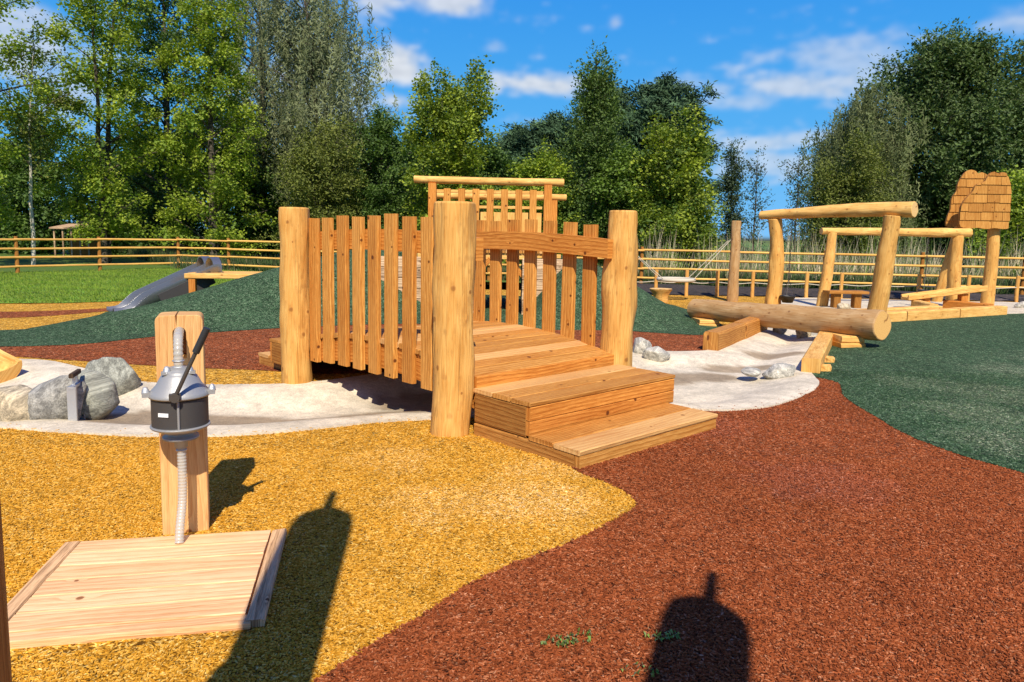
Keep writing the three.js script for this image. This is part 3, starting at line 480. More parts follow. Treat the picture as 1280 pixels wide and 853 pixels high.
rock('low white stone lying on the concrete beside the shingled sculpture', [12.2, -17.4], [0.35, 0.14, 0.2], 37, RM.white, 0.2, 0, 0.0);
{
  const g = thing('sluice_gate', 'small steel sluice gate with a brown timber handle between the boulders', 'sluice gate', [-3.54, -0.07, -5.9], 106 * R); g.scale.setScalar(0.86);
  for (const s of [-1, 1]) part('channel_post', mergeGeometries([bx(0.012, 0.4, 0.07, s * 0.14, 0.2, 0), bx(0.03, 0.4, 0.01, s * 0.128, 0.2, 0.033), bx(0.03, 0.4, 0.01, s * 0.128, 0.2, -0.033)]), M.steel, g);
  part('cross_bar', mergeGeometries([bx(0.3, 0.025, 0.05, 0, 0.39, 0)]), M.steel, g);
  const p = part('gate_plate', bx(0.25, 0.3, 0.012, 0, 0.22, 0), M.cast, g);
  for (const x of [-0.05, 0.05]) part('stem', bx(0.02, 0.14, 0.02, x, 0.44, 0), M.steel, p);
  part('handle', plank(0.26, 0.045, 0.04, 0.008), M.dark, g, [0, 0.5, 0]);
  const k = thing('steel_sluice', 'low galvanised steel sluice plate beneath the big log', 'sluice', [5.02, -0.06, -11.75], -20 * R);
  part('back_plate', bx(0.62, 0.32, 0.02, 0, 0.16, -0.03), M.steel, k);
  for (const x of [-0.3, -0.05, 0.06, 0.3]) part('channel_post', bx(0.05, 0.36, 0.05, x, 0.18, 0.01), M.steel, k);
  part('gate_plate', bx(0.24, 0.26, 0.012, 0.18, 0.14, 0.0), M.charcoal, k);
  part('gate_plate', bx(0.2, 0.2, 0.012, -0.175, 0.11, 0.0), M.steel, k);
  part('top_bar', bx(0.66, 0.03, 0.06, 0, 0.375, 0), M.steel, k);
}
function troughGeo(L, ro, ri, seed) {  // hollowed half log along x, open side up
  const pos = [], uv = [], n = 14, m = 12, q = (a, b, c, d) => { pos.push(...a, ...b, ...c, ...a, ...c, ...d); for (const v of [a, b, c, a, c, d]) uv.push(v[0], v[1] + v[2]); };
  const pt = (r, a, x) => { const k = r * (1 + 0.06 * n3(x * 2 + seed, a, 1)); return [x, Math.sin(a) * k, Math.cos(a) * k]; };
  const endIn = (x) => 1 - 0.75 * sm(0.62, 1, Math.abs(x) / (L / 2));
  for (let i = 0; i < m; i++) for (let j = 0; j < n; j++) {
    const x0 = -L / 2 + L * i / m, x1 = -L / 2 + L * (i + 1) / m, a0 = -Math.PI * j / n, a1 = -Math.PI * (j + 1) / n;
    q(pt(ro, a0, x0), pt(ro, a1, x0), pt(ro, a1, x1), pt(ro, a0, x1));
    const f = (a, x) => { const p = pt(ri, a, x); return [p[0], p[1] * endIn(x), p[2]]; };
    q(f(a1, x0), f(a0, x0), f(a0, x1), f(a1, x1));
  }
  for (let i = 0; i < m; i++) for (const a of [0, -Math.PI]) { const x0 = -L / 2 + L * i / m, x1 = -L / 2 + L * (i + 1) / m; a ? q(pt(ro, a, x0), pt(ri, a, x0), pt(ri, a, x1), pt(ro, a, x1)) : q(pt(ri, a, x0), pt(ro, a, x0), pt(ro, a, x1), pt(ri, a, x1)); }
  for (const x of [-L / 2, L / 2]) for (let j = 0; j < n; j++) { const a0 = -Math.PI * j / n, a1 = -Math.PI * (j + 1) / n, A = pt(ro, a0, x), B = pt(ro, a1, x), f = (a) => { const p = pt(ri, a, x); return [p[0], p[1] * 0.25, p[2]]; }, C = f(a1), D = f(a0); x > 0 ? q(A, D, C, B) : q(A, B, C, D); }
  return geo(pos, uv);
}
{
  const t = new THREE.Mesh(troughGeo(0.95, 0.24, 0.19, 2), M.pale[0]); t.name = 'carved_trough'; t.position.set(-5.62, 0.17, -7.7); t.rotation.set(0.25, -0.5, -0.1); t.scale.setScalar(0.85); shade(t); scene.add(t);
  tag(t, 'hollowed pale log trough resting on the concrete stream bed', 'trough');
}

// ---------------------------------------------------------------- big log, sleepers and kerbs round the stream
{
  const A = new THREE.Vector3(3.3, 0.25, -13.35), B = new THREE.Vector3(5.2, 0.365, -10.3), d = B.clone().sub(A), L = d.length();
  const g = thing('log_beam', 'big weathered round log lying across the stream on short blocks', 'log', [3.3, 0, -13.35]);
  const s = logShape(L, 0.172, 0.212, 9, 0.02, 34, 26, 0.015), q = new THREE.Quaternion().setFromUnitVectors(new THREE.Vector3(0, 1, 0), d.clone().normalize());
  const b = part('trunk', s.side, M.oldlog[0], g, [0, 0.25, 0]); b.quaternion.copy(q);
  part('cut_end', s.top, M.endOld, b); part('cut_end', s.bottom, M.endOld, b);
  const block = (x, z, turn, label, h, w = 0.36) => {
    const k = thing('support_block', label, 'timber block', [x, 0, z], turn, 'half-round blocks carrying the big log');
    part('sleeper', plank(w, h * 0.5, 0.6, 0.02, 0.01), M.pale[1], k, [0, h * 0.25 - 0.02, 0]);
    part('saddle', plank(w - 0.02, h * 0.52, 0.58, 0.05, 0.012), M.pale[0], k, [0, h * 0.75 - 0.02, 0]);
  };
  block(4.84, -10.72, 0.1, 'stacked half-round timber block under the thick end of the big log on green rubber', 0.2);
  block(3.42, -13.05, 0.05, 'timber block under the thin end of the big log', 0.13);
}
function sleeper(name, label, a, b, w, h, y, mat, n = 1, ch = 0.015) {
  const A = new THREE.Vector3(a[0], 0, a[1]), B = new THREE.Vector3(b[0], 0, b[1]), L = A.distanceTo(B), g = thing(name, label, 'timber kerb', [(a[0] + b[0]) / 2, 0, (a[1] + b[1]) / 2], -Math.atan2(b[1] - a[1], b[0] - a[0]), 'sawn timber kerbs');
  for (let i = 0; i < n; i++) part('sleeper', plank(L / n - 0.008, h, w, ch, 0.012), mat[i % mat.length], g, [-L / 2 + L * (i + 0.5) / n, y + h / 2, 0.006 * (i % 2)]);
  return g;
}
sleeper('timber_kerb', 'stout sawn kerb timbers on the red rubber side of the stream, by the thin log end', [2.72, -10.0], [4.22, -12.45], 0.22, 0.34, -0.08, [M.deck[1], M.deck[3]], 2, 0.03);
{
  const k = sleeper('timber_kerb', 'pale sawn kerb sleeper between the stream and the green rubber, under the thick log end', [3.46, -8.42], [4.92, -11.4], 0.2, 0.27, -0.09, [M.pale[1]], 1, 0.012);
  for (const x of [-1.4, -0.7]) part('peg', plank(0.16, 0.09, 0.12, 0.03, 0.01), M.pale[0], k, [x, 0.03, 0.15]);
}
const PB = thing('pit_edge', 'long low sawn timber edge between the green rubber and the far concrete', 'timber edging', [8.3, 0, -14.66], -Math.atan2(-2.45, 4.5));
for (let i = 0; i < 3; i++) part('timber', plank(1.69, 0.26, 0.24, 0.02, 0.012), M.pale[i % 2], PB, [-1.72 + i * 1.72, 0.06, 0.006 * i]);
for (let i = 0; i < 2; i++) part('timber', plank(1.9, 0.2, 0.2, 0.02, 0.012), M.pale[(i + 1) % 2], PB, [-1.9 + i * 1.93, 0.10, -0.42]);
part('timber', plank(1.0, 0.24, 0.2, 0.02).rotateY(Math.PI / 2), M.beam[0], PB, [2.5, 0.09, -0.68]);
part('timber', plank(1.1, 0.2, 0.18, 0.02).rotateY(0.9), M.pale[0], PB, [1.35, 0.12, -0.95]);

// ---------------------------------------------------------------- log frames with hanging buckets
const chainGeo = (len) => { const a = [], n = Math.floor(len / 0.04); for (let i = 0; i < n; i++) a.push(new THREE.TorusGeometry(0.016, 0.005, 5, 8).scale(0.8, 1.5, 1).rotateY(i % 2 ? Math.PI / 2 : 0).translate(0, -0.04 * i - 0.02, 0)); return mergeGeometries(a); };
function logBetween(name, g, a, b, r0, r1, seed, mat, o) { const A = new THREE.Vector3(...a), B = new THREE.Vector3(...b), m = addLog(name, g, A.distanceTo(B), r0, r1, seed, mat, a, null, { both: true, ...o }); m.quaternion.setFromUnitVectors(new THREE.Vector3(0, 1, 0), B.sub(A).normalize()); return m; }
function bucket(label, x, yTop, z, drop) {
  const g = thing('hanging_bucket', label, 'bucket', [x, yTop, z], 0, 'black buckets hanging on chains');
  part('chain', chainGeo(drop - 0.45), M.iron, g);
  const c = part('bucket', lathe([[0, -drop], [0.1, -drop], [0.15, -drop + 0.13], [0.155, -drop + 0.14], [0.14, -drop + 0.135], [0.09, -drop + 0.02], [0, -drop + 0.02]], 20), M.black, g);
  part('bridle', mergeGeometries([0, 1, 2].map((k) => rod([0, -drop + 0.46, 0], [0.145 * Math.cos(k * 2.1), -drop + 0.13, 0.145 * Math.sin(k * 2.1)], 0.006, 5))), M.iron, c);
}
{
  const f = thing('log_frame', 'tall log goal frame with a thick-ended crossbeam, beside the big log', 'log frame', [5.3, 0, -15.0]);
  logBetween('log_post', f, [-0.02, -0.2, 0], [-0.04, 1.93, 0], 0.15, 0.135, 41, M.post[0], { wob: 0.03, bend: 0.06 });
  logBetween('log_post', f, [1.22, -0.2, 1.75], [1.40, 1.98, 1.8], 0.165, 0.14, 42, M.post[1], { wob: 0.02 });
  logBetween('crossbeam', f, [-0.26, 2.0, -0.2], [1.66, 2.10, 2.02], 0.085, 0.145, 43, M.pale[0], { wob: 0.018, bend: -0.03 });
  bucket('black bucket on a chain under the thick crossbeam behind the big log', 5.52, 1.93, -14.78, 1.66);
  const h = thing('log_frame', 'lower log goal frame with a thin straight crossbeam beside the shingled sculpture', 'log frame', [7.15, 0, -16.9]);
  logBetween('log_post', h, [-0.05, -0.2, 0], [0.08, 1.7, 0], 0.135, 0.10, 44, M.post[2], { wob: 0.02 });
  logBetween('log_post', h, [3.25, -0.2, -0.5], [3.24, 1.68, -0.5], 0.155, 0.125, 45, M.post[0], { wob: 0.02 });
  logBetween('crossbeam', h, [-0.18, 1.73, 0.02], [3.52, 1.75, -0.52], 0.075, 0.105, 47, M.pale[0], { wob: 0.016 });
  bucket('black bucket on a chain under the thin crossbeam over the tilted plank', 9.62, 1.67, -17.25, 1.4);
  const s = thing('tilted_channel', 'tilted pale timber water channel on short posts in the concrete pit', 'water channel', [9.8, 0, -16.75], 4 * R);
  part('channel_board', plank(1.85, 0.07, 0.3, 0.015, 0.01), M.pale[1], s, [0, 0.36, 0], [0, 0, 7.5 * R]);
  for (const z of [-1, 1]) part('side_lip', plank(1.85, 0.06, 0.04, 0.01, 0.006), M.pale[0], s, [-0.005, 0.42, z * 0.13], [0, 0, 7.5 * R]);
  part('post', plank(0.4, 0.14, 0.14, 0.01).rotateZ(Math.PI / 2), M.beam[0], s, [-0.42, 0.1, 0]); part('post', plank(0.5, 0.16, 0.16, 0.01).rotateZ(Math.PI / 2), M.beam[0], s, [0.45, 0.12, 0]);
  const t = thing('low_table', 'small low plank table on two stub legs in the concrete pit', 'table', [7.5, 0, -16.6], 2 * R);
  part('table_top', plank(0.9, 0.06, 0.36, 0.012, 0.012), M.step[0], t, [0, 0.37, 0]);
  for (const x of [-0.22, 0.25]) part('leg', plank(0.4, 0.16, 0.2, 0.015).rotateZ(Math.PI / 2), M.step[1], t, [x, 0.14, 0]);
  rock('low whitish stone under the small plank table', [7.3, -16.2], [0.18, 0.12, 0.14], 51, RM.tan, 0.4, 0, 0.0);
}

// ---------------------------------------------------------------- shingled sculpture
{
  const S = thing('shingled_sculpture', 'rounded sculpture of two overlapping shingle-clad boards raised on a log post', 'sculpture', [11.38, 0, -17.55], -4 * R);
  addLog('log_post', S, 2.6, 0.15, 0.125, 61, M.post[0], [0, -0.25, -0.1], null, { wob: 0.014 });
  logBetween('log_post', S, [-0.78, -0.2, -1.0], [-0.42, 2.2, -0.75], 0.12, 0.1, 62, M.post[1], { wob: 0.02 });
  const C = (list) => list.map(([a, b]) => [(a - 570) / 478 - 0.13, 1.88 + (760 - b) / 465]);
  const front = smooth(C([[200, 755], [187, 640], [190, 545], [215, 490], [255, 430], [300, 370], [340, 300], [375, 280], [415, 270], [440, 230], [470, 185], [510, 168], [545, 182], [570, 182], [600, 168], [635, 175], [665, 220], [690, 280], [705, 340], [710, 450], [715, 600], [710, 760], [650, 772], [560, 764], [470, 776], [380, 764], [290, 772]]), 3);
  const back = smooth(C([[125, 740], [130, 610], [150, 540], [155, 440], [195, 350], [200, 280], [240, 190], [290, 125], [330, 112], [380, 130], [405, 155], [440, 142], [490, 165], [560, 250], [600, 400], [600, 740], [400, 752], [250, 742]]), 3);
  const board = (P, z, turn, rows, seed, label) => {
    const B = new THREE.Group(); B.name = 'shingled_board'; B.position.set(0, 0, z); B.rotation.y = turn; S.add(B); B.userData.label = label; if (z < 0) B.position.x = 0.22;
    const sh = new THREE.Shape(P.map(([x, y]) => new THREE.Vector2(x, y))), bg = new THREE.ExtrudeGeometry(sh, { depth: 0.06, bevelEnabled: false });
    part('backing', bg, M.beam[0], B, [0, 0, -0.06]);
    const r = rng(seed), y0 = 1.84;
    for (let k = 0; k < rows; k++) {
      const ya = y0 + k * 0.205 + 0.01 * (r() - 0.5), yb = ya + 0.20; let x = -1.2;
      while (x < 0.5) {
        const w = 0.2 + 0.26 * r(), p = clipRect(P, x + 0.006, ya + 0.014 * (r() - 0.5), x + w - 0.006, yb); x += w;
        if (p.length < 3) continue;
        let A = 0; p.forEach((q, i) => { const n = p[(i + 1) % p.length]; A += q[0] * n[1] - n[0] * q[1]; }); if (Math.abs(A) < 0.006) continue;
        const g = new THREE.ExtrudeGeometry(new THREE.Shape(p.map(([a, b]) => new THREE.Vector2(a, b))), { depth: 0.012, bevelEnabled: true, bevelSize: 0.004, bevelThickness: 0.006, bevelSegments: 1, curveSegments: 1 });
        const q = g.attributes.position, u = g.attributes.uv, ph = r() * 2; for (let i = 0; i < q.count; i++) { u.setXY(i, q.getY(i) + ph, q.getX(i) + ph); q.setZ(i, q.getZ(i) + 0.008 + 0.02 * (1 - (q.getY(i) - ya) / 0.2)); }
        g.computeVertexNormals(); part('shingle', g, M.shingle[Math.floor(r() * 3)], B);
      }
    }
  };
  board(front, 0.12, 0, 7, 71, 'front board covered in rows of shingles');
  board(back, -0.5, -8 * R, 7, 72, 'rear board covered in shingles');
}

// ---------------------------------------------------------------- nest swing, posts, stump
{
  const p = thing('swing_post', 'lone slim log post on the yellow rubber beside the nest swing', 'post', [5.38, 0, -18.0]);
  addLog('log_post', p, 2.2, 0.14, 0.105, 81, M.oldlog[0], [0, -0.25, 0], null, { wob: 0.018 });
  const q = thing('swing_post', 'log post hidden behind the footbridge that carries the other ropes of the nest swing', 'post', [2.42, 0, -18.2]);
  addLog('log_post', q, 2.0, 0.14, 0.11, 82, M.oldlog[1], [0, -0.25, 0], null, { wob: 0.018 });
  const n = thing('nest_swing', 'round cream rope nest swing hung between two posts', 'swing', [4.0, 0.5, -18.1]);
  part('rim', new THREE.TorusGeometry(0.43, 0.045, 10, 40).rotateX(Math.PI / 2), M.rope, n);
  const net = []; for (let i = -5; i <= 5; i++) { const h = Math.sqrt(0.185 - (i * 0.078) ** 2); net.push(tube([[-h, 0, i * 0.078], [0, -0.05, i * 0.078], [h, 0, i * 0.078]], 0.012, 10, 5), tube([[i * 0.078, 0.005, -h], [i * 0.078, -0.045, 0], [i * 0.078, 0.005, h]], 0.012, 10, 5)); }
  part('net', mergeGeometries(net), M.rope, n);
  for (const [x, z] of [[1, 1], [1, -1], [-1, 1], [-1, -1]]) part('rope', rod([x * 0.36, 0.02, z * 0.28], [x > 0 ? 1.28 : -1.46, x > 0 ? 1.0 : 0.98, z * 0.06], 0.009, 6), M.rope, n);
  const s = thing('carved_stump', 'short carved tree stump seat on the yellow rubber under the nest swing', 'stump', [3.5, 0, -17.4]);
  const g = lathe([[0.17, -0.05], [0.19, 0.04], [0.17, 0.14], [0.22, 0.24], [0.26, 0.29], [0.26, 0.32]], 24), po = g.attributes.position; for (let i = 0; i < po.count; i++) { const a = Math.atan2(po.getZ(i), po.getX(i)), k = 1 + 0.2 * n3(Math.cos(a) * 2, Math.sin(a) * 2, po.getY(i) * 3); po.setX(i, po.getX(i) * k); po.setZ(i, po.getZ(i) * k); } g.computeVertexNormals();
  part('trunk', g, M.post[0], s); part('cut_end', new THREE.CircleGeometry(0.262, 24).rotateX(-Math.PI / 2).translate(0, 0.32, 0), M.end, s);
}

// ---------------------------------------------------------------- raised footbridge in the mound with its retaining walls
{
  const T = thing('raised_footbridge', 'raised timber bridge with slatted railings and log top rails over the passage in the mound', 'bridge', [-0.45, 0, -14.2]);
  const X = (x) => x + 0.45, Z = (z) => z + 14.2;
  const post = (x, z, y0, y1, w = 0.13) => part('post', plank(y1 - y0, w, w, 0.008).rotateZ(Math.PI / 2), M.beam[1], T, [X(x), (y0 + y1) / 2, Z(z)]);
  post(-1.55, -14.2, 0.2, 2.47, 0.15); post(0.64, -14.2, 0.05, 2.47, 0.15); post(-1.45, -16.0, 0.5, 2.27); post(0.86, -16.0, 0.5, 2.27);
  logBetween('top_rail', T, [X(-1.9), 2.535, 0], [X(0.94), 2.52, 0], 0.068, 0.072, 91, M.pale[0], { wob: 0.008, ns: 14 });
  logBetween('top_rail', T, [X(-1.7), 2.33, Z(-16)], [X(1.12), 2.33, Z(-16)], 0.068, 0.066, 92, M.pale[1], { wob: 0.008, ns: 14 });
  for (const [y, z, m] of [[2.33, -14.26, 0], [1.5, -14.26, 0], [2.1, -15.94, 1], [1.5, -15.94, 1]]) part('rail_board', plank(2.1, 0.06, 0.045, 0.005), M.pale[m], T, [X(-0.45), y, Z(z)]);
  for (let i = 0; i < 7; i++) part('slat', plank(1.0, 0.13, 0.035, 0.005).rotateZ(Math.PI / 2), M.picket[(i * 3) % 4], T, [X(-1.27 + i * 0.272), 1.88, Z(-14.21)]);
  for (let i = 0; i < 7; i++) part('slat', plank(0.75, 0.16, 0.035, 0.005).rotateZ(Math.PI / 2), M.pale[i % 2], T, [X(-1.2 + i * 0.285), 1.62, Z(-15.9)]);
  for (let i = 0; i < 16; i++) part('deck_plank', plank(1.85, 0.05, 0.155, 0.005).rotateY(Math.PI / 2), M.deck[i % 4], T, [X(-1.7 + i * 0.163), 1.2, Z(-15.12)]);
  part('edge_beam', plank(2.75, 0.11, 0.07, 0.006), M.pale[0], T, [X(-0.46), 1.11, Z(-14.27)]);
  part('edge_beam', plank(2.75, 0.11, 0.07, 0.006), M.pale[0], T, [X(-0.46), 1.11, Z(-15.98)]);
  const wall = (label, x0, x1, turnZ) => {
    const w = thing('retaining_wall', label, 'retaining wall', [(x0 + x1) / 2, 0, -14.1], 0, 'grey timber walls of the passage');
    for (let i = 0; i < 6; i++) part('sleeper', plank(x1 - x0 - 0.006 * (i % 2), 0.194, 0.12, 0.012, 0.008), M.grey[i % 3], w, [0, -0.02 + i * 0.2, 0.004 * (i % 2)]);
    for (let i = 0; i < 6; i++) part('sleeper', plank(2.05, 0.194, 0.11, 0.012, 0.008).rotateY(Math.PI / 2), M.grey[(i + 1) % 3], w, [turnZ > 0 ? (x1 - x0) / 2 - 0.056 : -(x1 - x0) / 2 + 0.056, -0.02 + i * 0.2, -1.09]);
    const c = part('corner_brace', plank(0.5, 0.1, 0.1, 0.01), M.beam[0], w, [turnZ > 0 ? (x1 - x0) / 2 + 0.12 : -(x1 - x0) / 2 - 0.12, 0.88, -0.15], [0, 0, turnZ * 45 * R]);
    return w;
  };
  wall('grey sleeper wall holding the slide side of the mound beside the passage', -2.6, -0.73, 1);
  wall('grey sleeper wall holding the log side of the mound beside the passage', 0.18, 1.15, -1);
}

// ---------------------------------------------------------------- double slide on the mound
{
  const top = new THREE.Vector3(-6.0, 0.60, -14.45), end = new THREE.Vector3(-7.05, 0.06, -13.45);
  const dir = end.clone().sub(top), len = Math.hypot(dir.x, dir.z), S = thing('double_slide', 'double stainless steel slide running down the side of the green mound', 'slide', [top.x, 0, top.z], Math.atan2(dir.x, dir.z));
  const prof = (z) => { const t = z / len; return z < 0 ? 0.66 : lerp(0.66, 0.02, t); };
  const n = 26, zs = Array.from({ length: n + 1 }, (_, i) => -0.12 + (len + 0.35) * i / n);
  const strip = (list) => { const pos = [], idx = [], m = list.length; zs.forEach((z) => list.forEach(([x, dy]) => { const h = dy > 0.02 ? lerp(1, 0.3, sm(len * 0.8, len * 1.1, z)) : 1; pos.push(x, Math.max(0.012, prof(z)) + dy * h, z); })); for (let i = 0; i < n; i++) for (let j = 0; j < m - 1; j++) { const a = i * m + j, b = a + m; idx.push(a, b, a + 1, b, b + 1, a + 1); } const g = geo(pos, pos.flatMap((v, i) => i % 3 === 2 ? [] : [v]).slice(0, pos.length / 3 * 2), null, null, idx); return g; };
  for (const c of [-0.225, 0.225]) {
    part('chute', strip([[c - 0.21, 0.21], [c - 0.195, 0.21], [c - 0.185, 0.04], [c - 0.15, 0], [c, -0.01], [c + 0.15, 0], [c + 0.185, 0.04], [c + 0.195, 0.21], [c + 0.21, 0.21], [c + 0.212, -0.03], [c, -0.05], [c - 0.212, -0.03], [c - 0.21, 0.21]]), M.slide, S);
    const hood = new THREE.Shape(); hood.absarc(0, 0.13, 0.21, 0, Math.PI, false); hood.lineTo(-0.21, 0.0); hood.lineTo(-0.19, 0); hood.lineTo(-0.19, 0.13); hood.absarc(0, 0.13, 0.19, Math.PI, 0, true); hood.lineTo(0.19, 0); hood.lineTo(0.21, 0); hood.closePath();
    part('entry_hoop', new THREE.ExtrudeGeometry(hood, { depth: 0.16, bevelEnabled: false, curveSegments: 16 }), M.slide, S, [c, 0.66, -0.14]);
  }
  part('side_skirt', mergeGeometries([-0.46, 0.44].map((x) => bx(0.02, 0.25, len * 0.72).translate(0, 0, 0).applyMatrix4(new THREE.Matrix4().makeRotationX(Math.atan2(0.62, len))).translate(x, 0.42, len * 0.36))), M.charcoal, S);
  const p = thing('slide_platform', 'pale timber platform at the top of the double slide', 'platform', [-5.55, 0, -14.3], 0.12);
  for (let i = 0; i < 5; i++) part('plank', plank(1.25, 0.09, 0.19, 0.012, 0.006), M.pale[i % 2], p, [0, 0.66, -0.4 + 0.2 * i]);
  for (const x of [-0.5, 0.5]) part('bearer', plank(0.95, 0.4, 0.12, 0.01).rotateY(Math.PI / 2), M.beam[0], p, [x, 0.41, 0]);
}

// ---------------------------------------------------------------- fences
{
  const line = [[-18.6, -17.6], [-17.2, -20.5], [-15.75, -23.4], [-14.35, -25.6], [-12.6, -27.8], [-10.4, -27.0], [-8.2, -26.2], [-5.75, -25.65], [-3.3, -25.1], [-0.8, -24.55], [1.7, -24.0], [4.1, -23.5], [6.8, -23.0], [9.5, -22.5], [12.2, -22.0], [14.9, -21.5], [17.6, -21.0], [20.2, -20.5]];
  const F = thing('pole_fence', 'long fence of four pale round rails on brown posts around the playground', 'fence', [0, 0, -24]);
  const rg = [0, 1, 2].map((k) => logShape(1, 0.036, 0.034, 100 + k, 0.004, 10, 6).side), pg = logShape(1.35, 0.06, 0.055, 110, 0.006, 10, 5), r = rng(14);
  line.forEach(([x, z], i) => {
    const p = part('post', pg.side, M.step[1], F, [x, -0.16 + 0.02 * r(), z + 24 - 0.09]); part('cut_end', pg.top, M.endOld, p);
    if (i === line.length - 1) return;
    const [a, b] = line[i + 1], L = Math.hypot(a - x, b - z) + 0.06;
    for (const y of [0.23, 0.52, 0.81, 1.10]) {
      const A = new THREE.Vector3(x, y + (r() - 0.5) * 0.03, z + 24), B = new THREE.Vector3(a, y + (r() - 0.5) * 0.03, b + 24), m = part('rail', rg[Math.floor(r() * 3)], M.rail[Math.floor(r() * 2)], F, A.toArray());
      m.scale.set(1, L, 1); m.quaternion.setFromUnitVectors(new THREE.Vector3(0, 1, 0), B.sub(A).normalize());
    }
  });
  const G = thing('rope_fence', 'low rope fence on short round posts along the soil bed', 'rope fence', [0, 0, -19.3]), sp = logShape(0.85, 0.05, 0.046, 120, 0.006, 12, 5), xs = [2.9, 3.75, 4.55, 5.35, 6.28, 7.68, 8.6, 9.5, 10.62, 11.9, 13.2, 14.6, 16];
  xs.forEach((x, i) => { const p = part('post', sp.side, M.post[i % 3], G, [x, -0.17, 0.02 * Math.sin(i * 3)]); part('cut_end', sp.top, M.end, p); if (i) part('rope', tube([[xs[i - 1], 0.38, 0], [(x + xs[i - 1]) / 2, 0.345, 0], [x, 0.38, 0]], 0.011, 8, 5), M.rope, G); });
}

// ---------------------------------------------------------------- chips of rubber, grass and weeds
function scatter(name, geom, mat, list, kind = 'stuff') {  // list of [x, y, z, quaternion, sx, sy, sz, r, g, b]
  const m = new THREE.InstancedMesh(geom, mat, list.length), q = new THREE.Matrix4(), c = new THREE.Color();
  list.forEach((e, i) => { q.compose(new THREE.Vector3(e[0], e[1], e[2]), e[3], new THREE.Vector3(e[4], e[5], e[6])); m.setMatrixAt(i, q); m.setColorAt(i, c.setRGB(e[7], e[8], e[9])); });
  m.name = name; m.castShadow = m.receiveShadow = true; m.userData.kind = kind; return m;
}
const E3 = new THREE.Euler(), quat = (x, y, z) => new THREE.Quaternion().setFromEuler(E3.set(x, y, z));
const lin = (c) => c.map((v) => (v <= 0.04045 ? v / 12.92 : Math.pow((v + 0.055) / 1.055, 2.4)));
const shard = (() => { const p = [[-1, 0, -0.25], [-0.35, 0, -1], [0.6, 0, -0.8], [1, 0, 0.1], [0.3, 0, 0.9], [-0.6, 0, 0.7]], pos = [], t = (a, b, c) => pos.push(...a, ...b, ...c), up = (v) => [v[0] * 0.86, 1, v[2] * 0.8]; for (let i = 0; i < 6; i++) { const a = p[i], b = p[(i + 1) % 6]; t(a, up(b), b); t(a, up(a), up(b)); t([0, 1.1, 0], up(b), up(a)); } return geo(pos); })();
const chipMat = new THREE.MeshPhysicalMaterial({ roughness: 0.9, specularIntensity: 0.15 });
const blocked = (x, z) => {
  const d = (cx, cz, a, w, h) => { const dx = x - cx, dz = z - cz, c = Math.cos(a), s = Math.sin(a); return Math.abs(dx * c - dz * s) < w && Math.abs(dx * s + dz * c) < h; };
  return d(-1.545, -3.06, 11.5 * R, 0.52, 0.50) || d(0.65, -5.86, -47.5 * R, 0.50, 0.88) || Math.hypot(x + 1.68, z + 3.71) < 0.13 || Math.hypot(x + 0.628, z + 0.6) < 0.1;
};
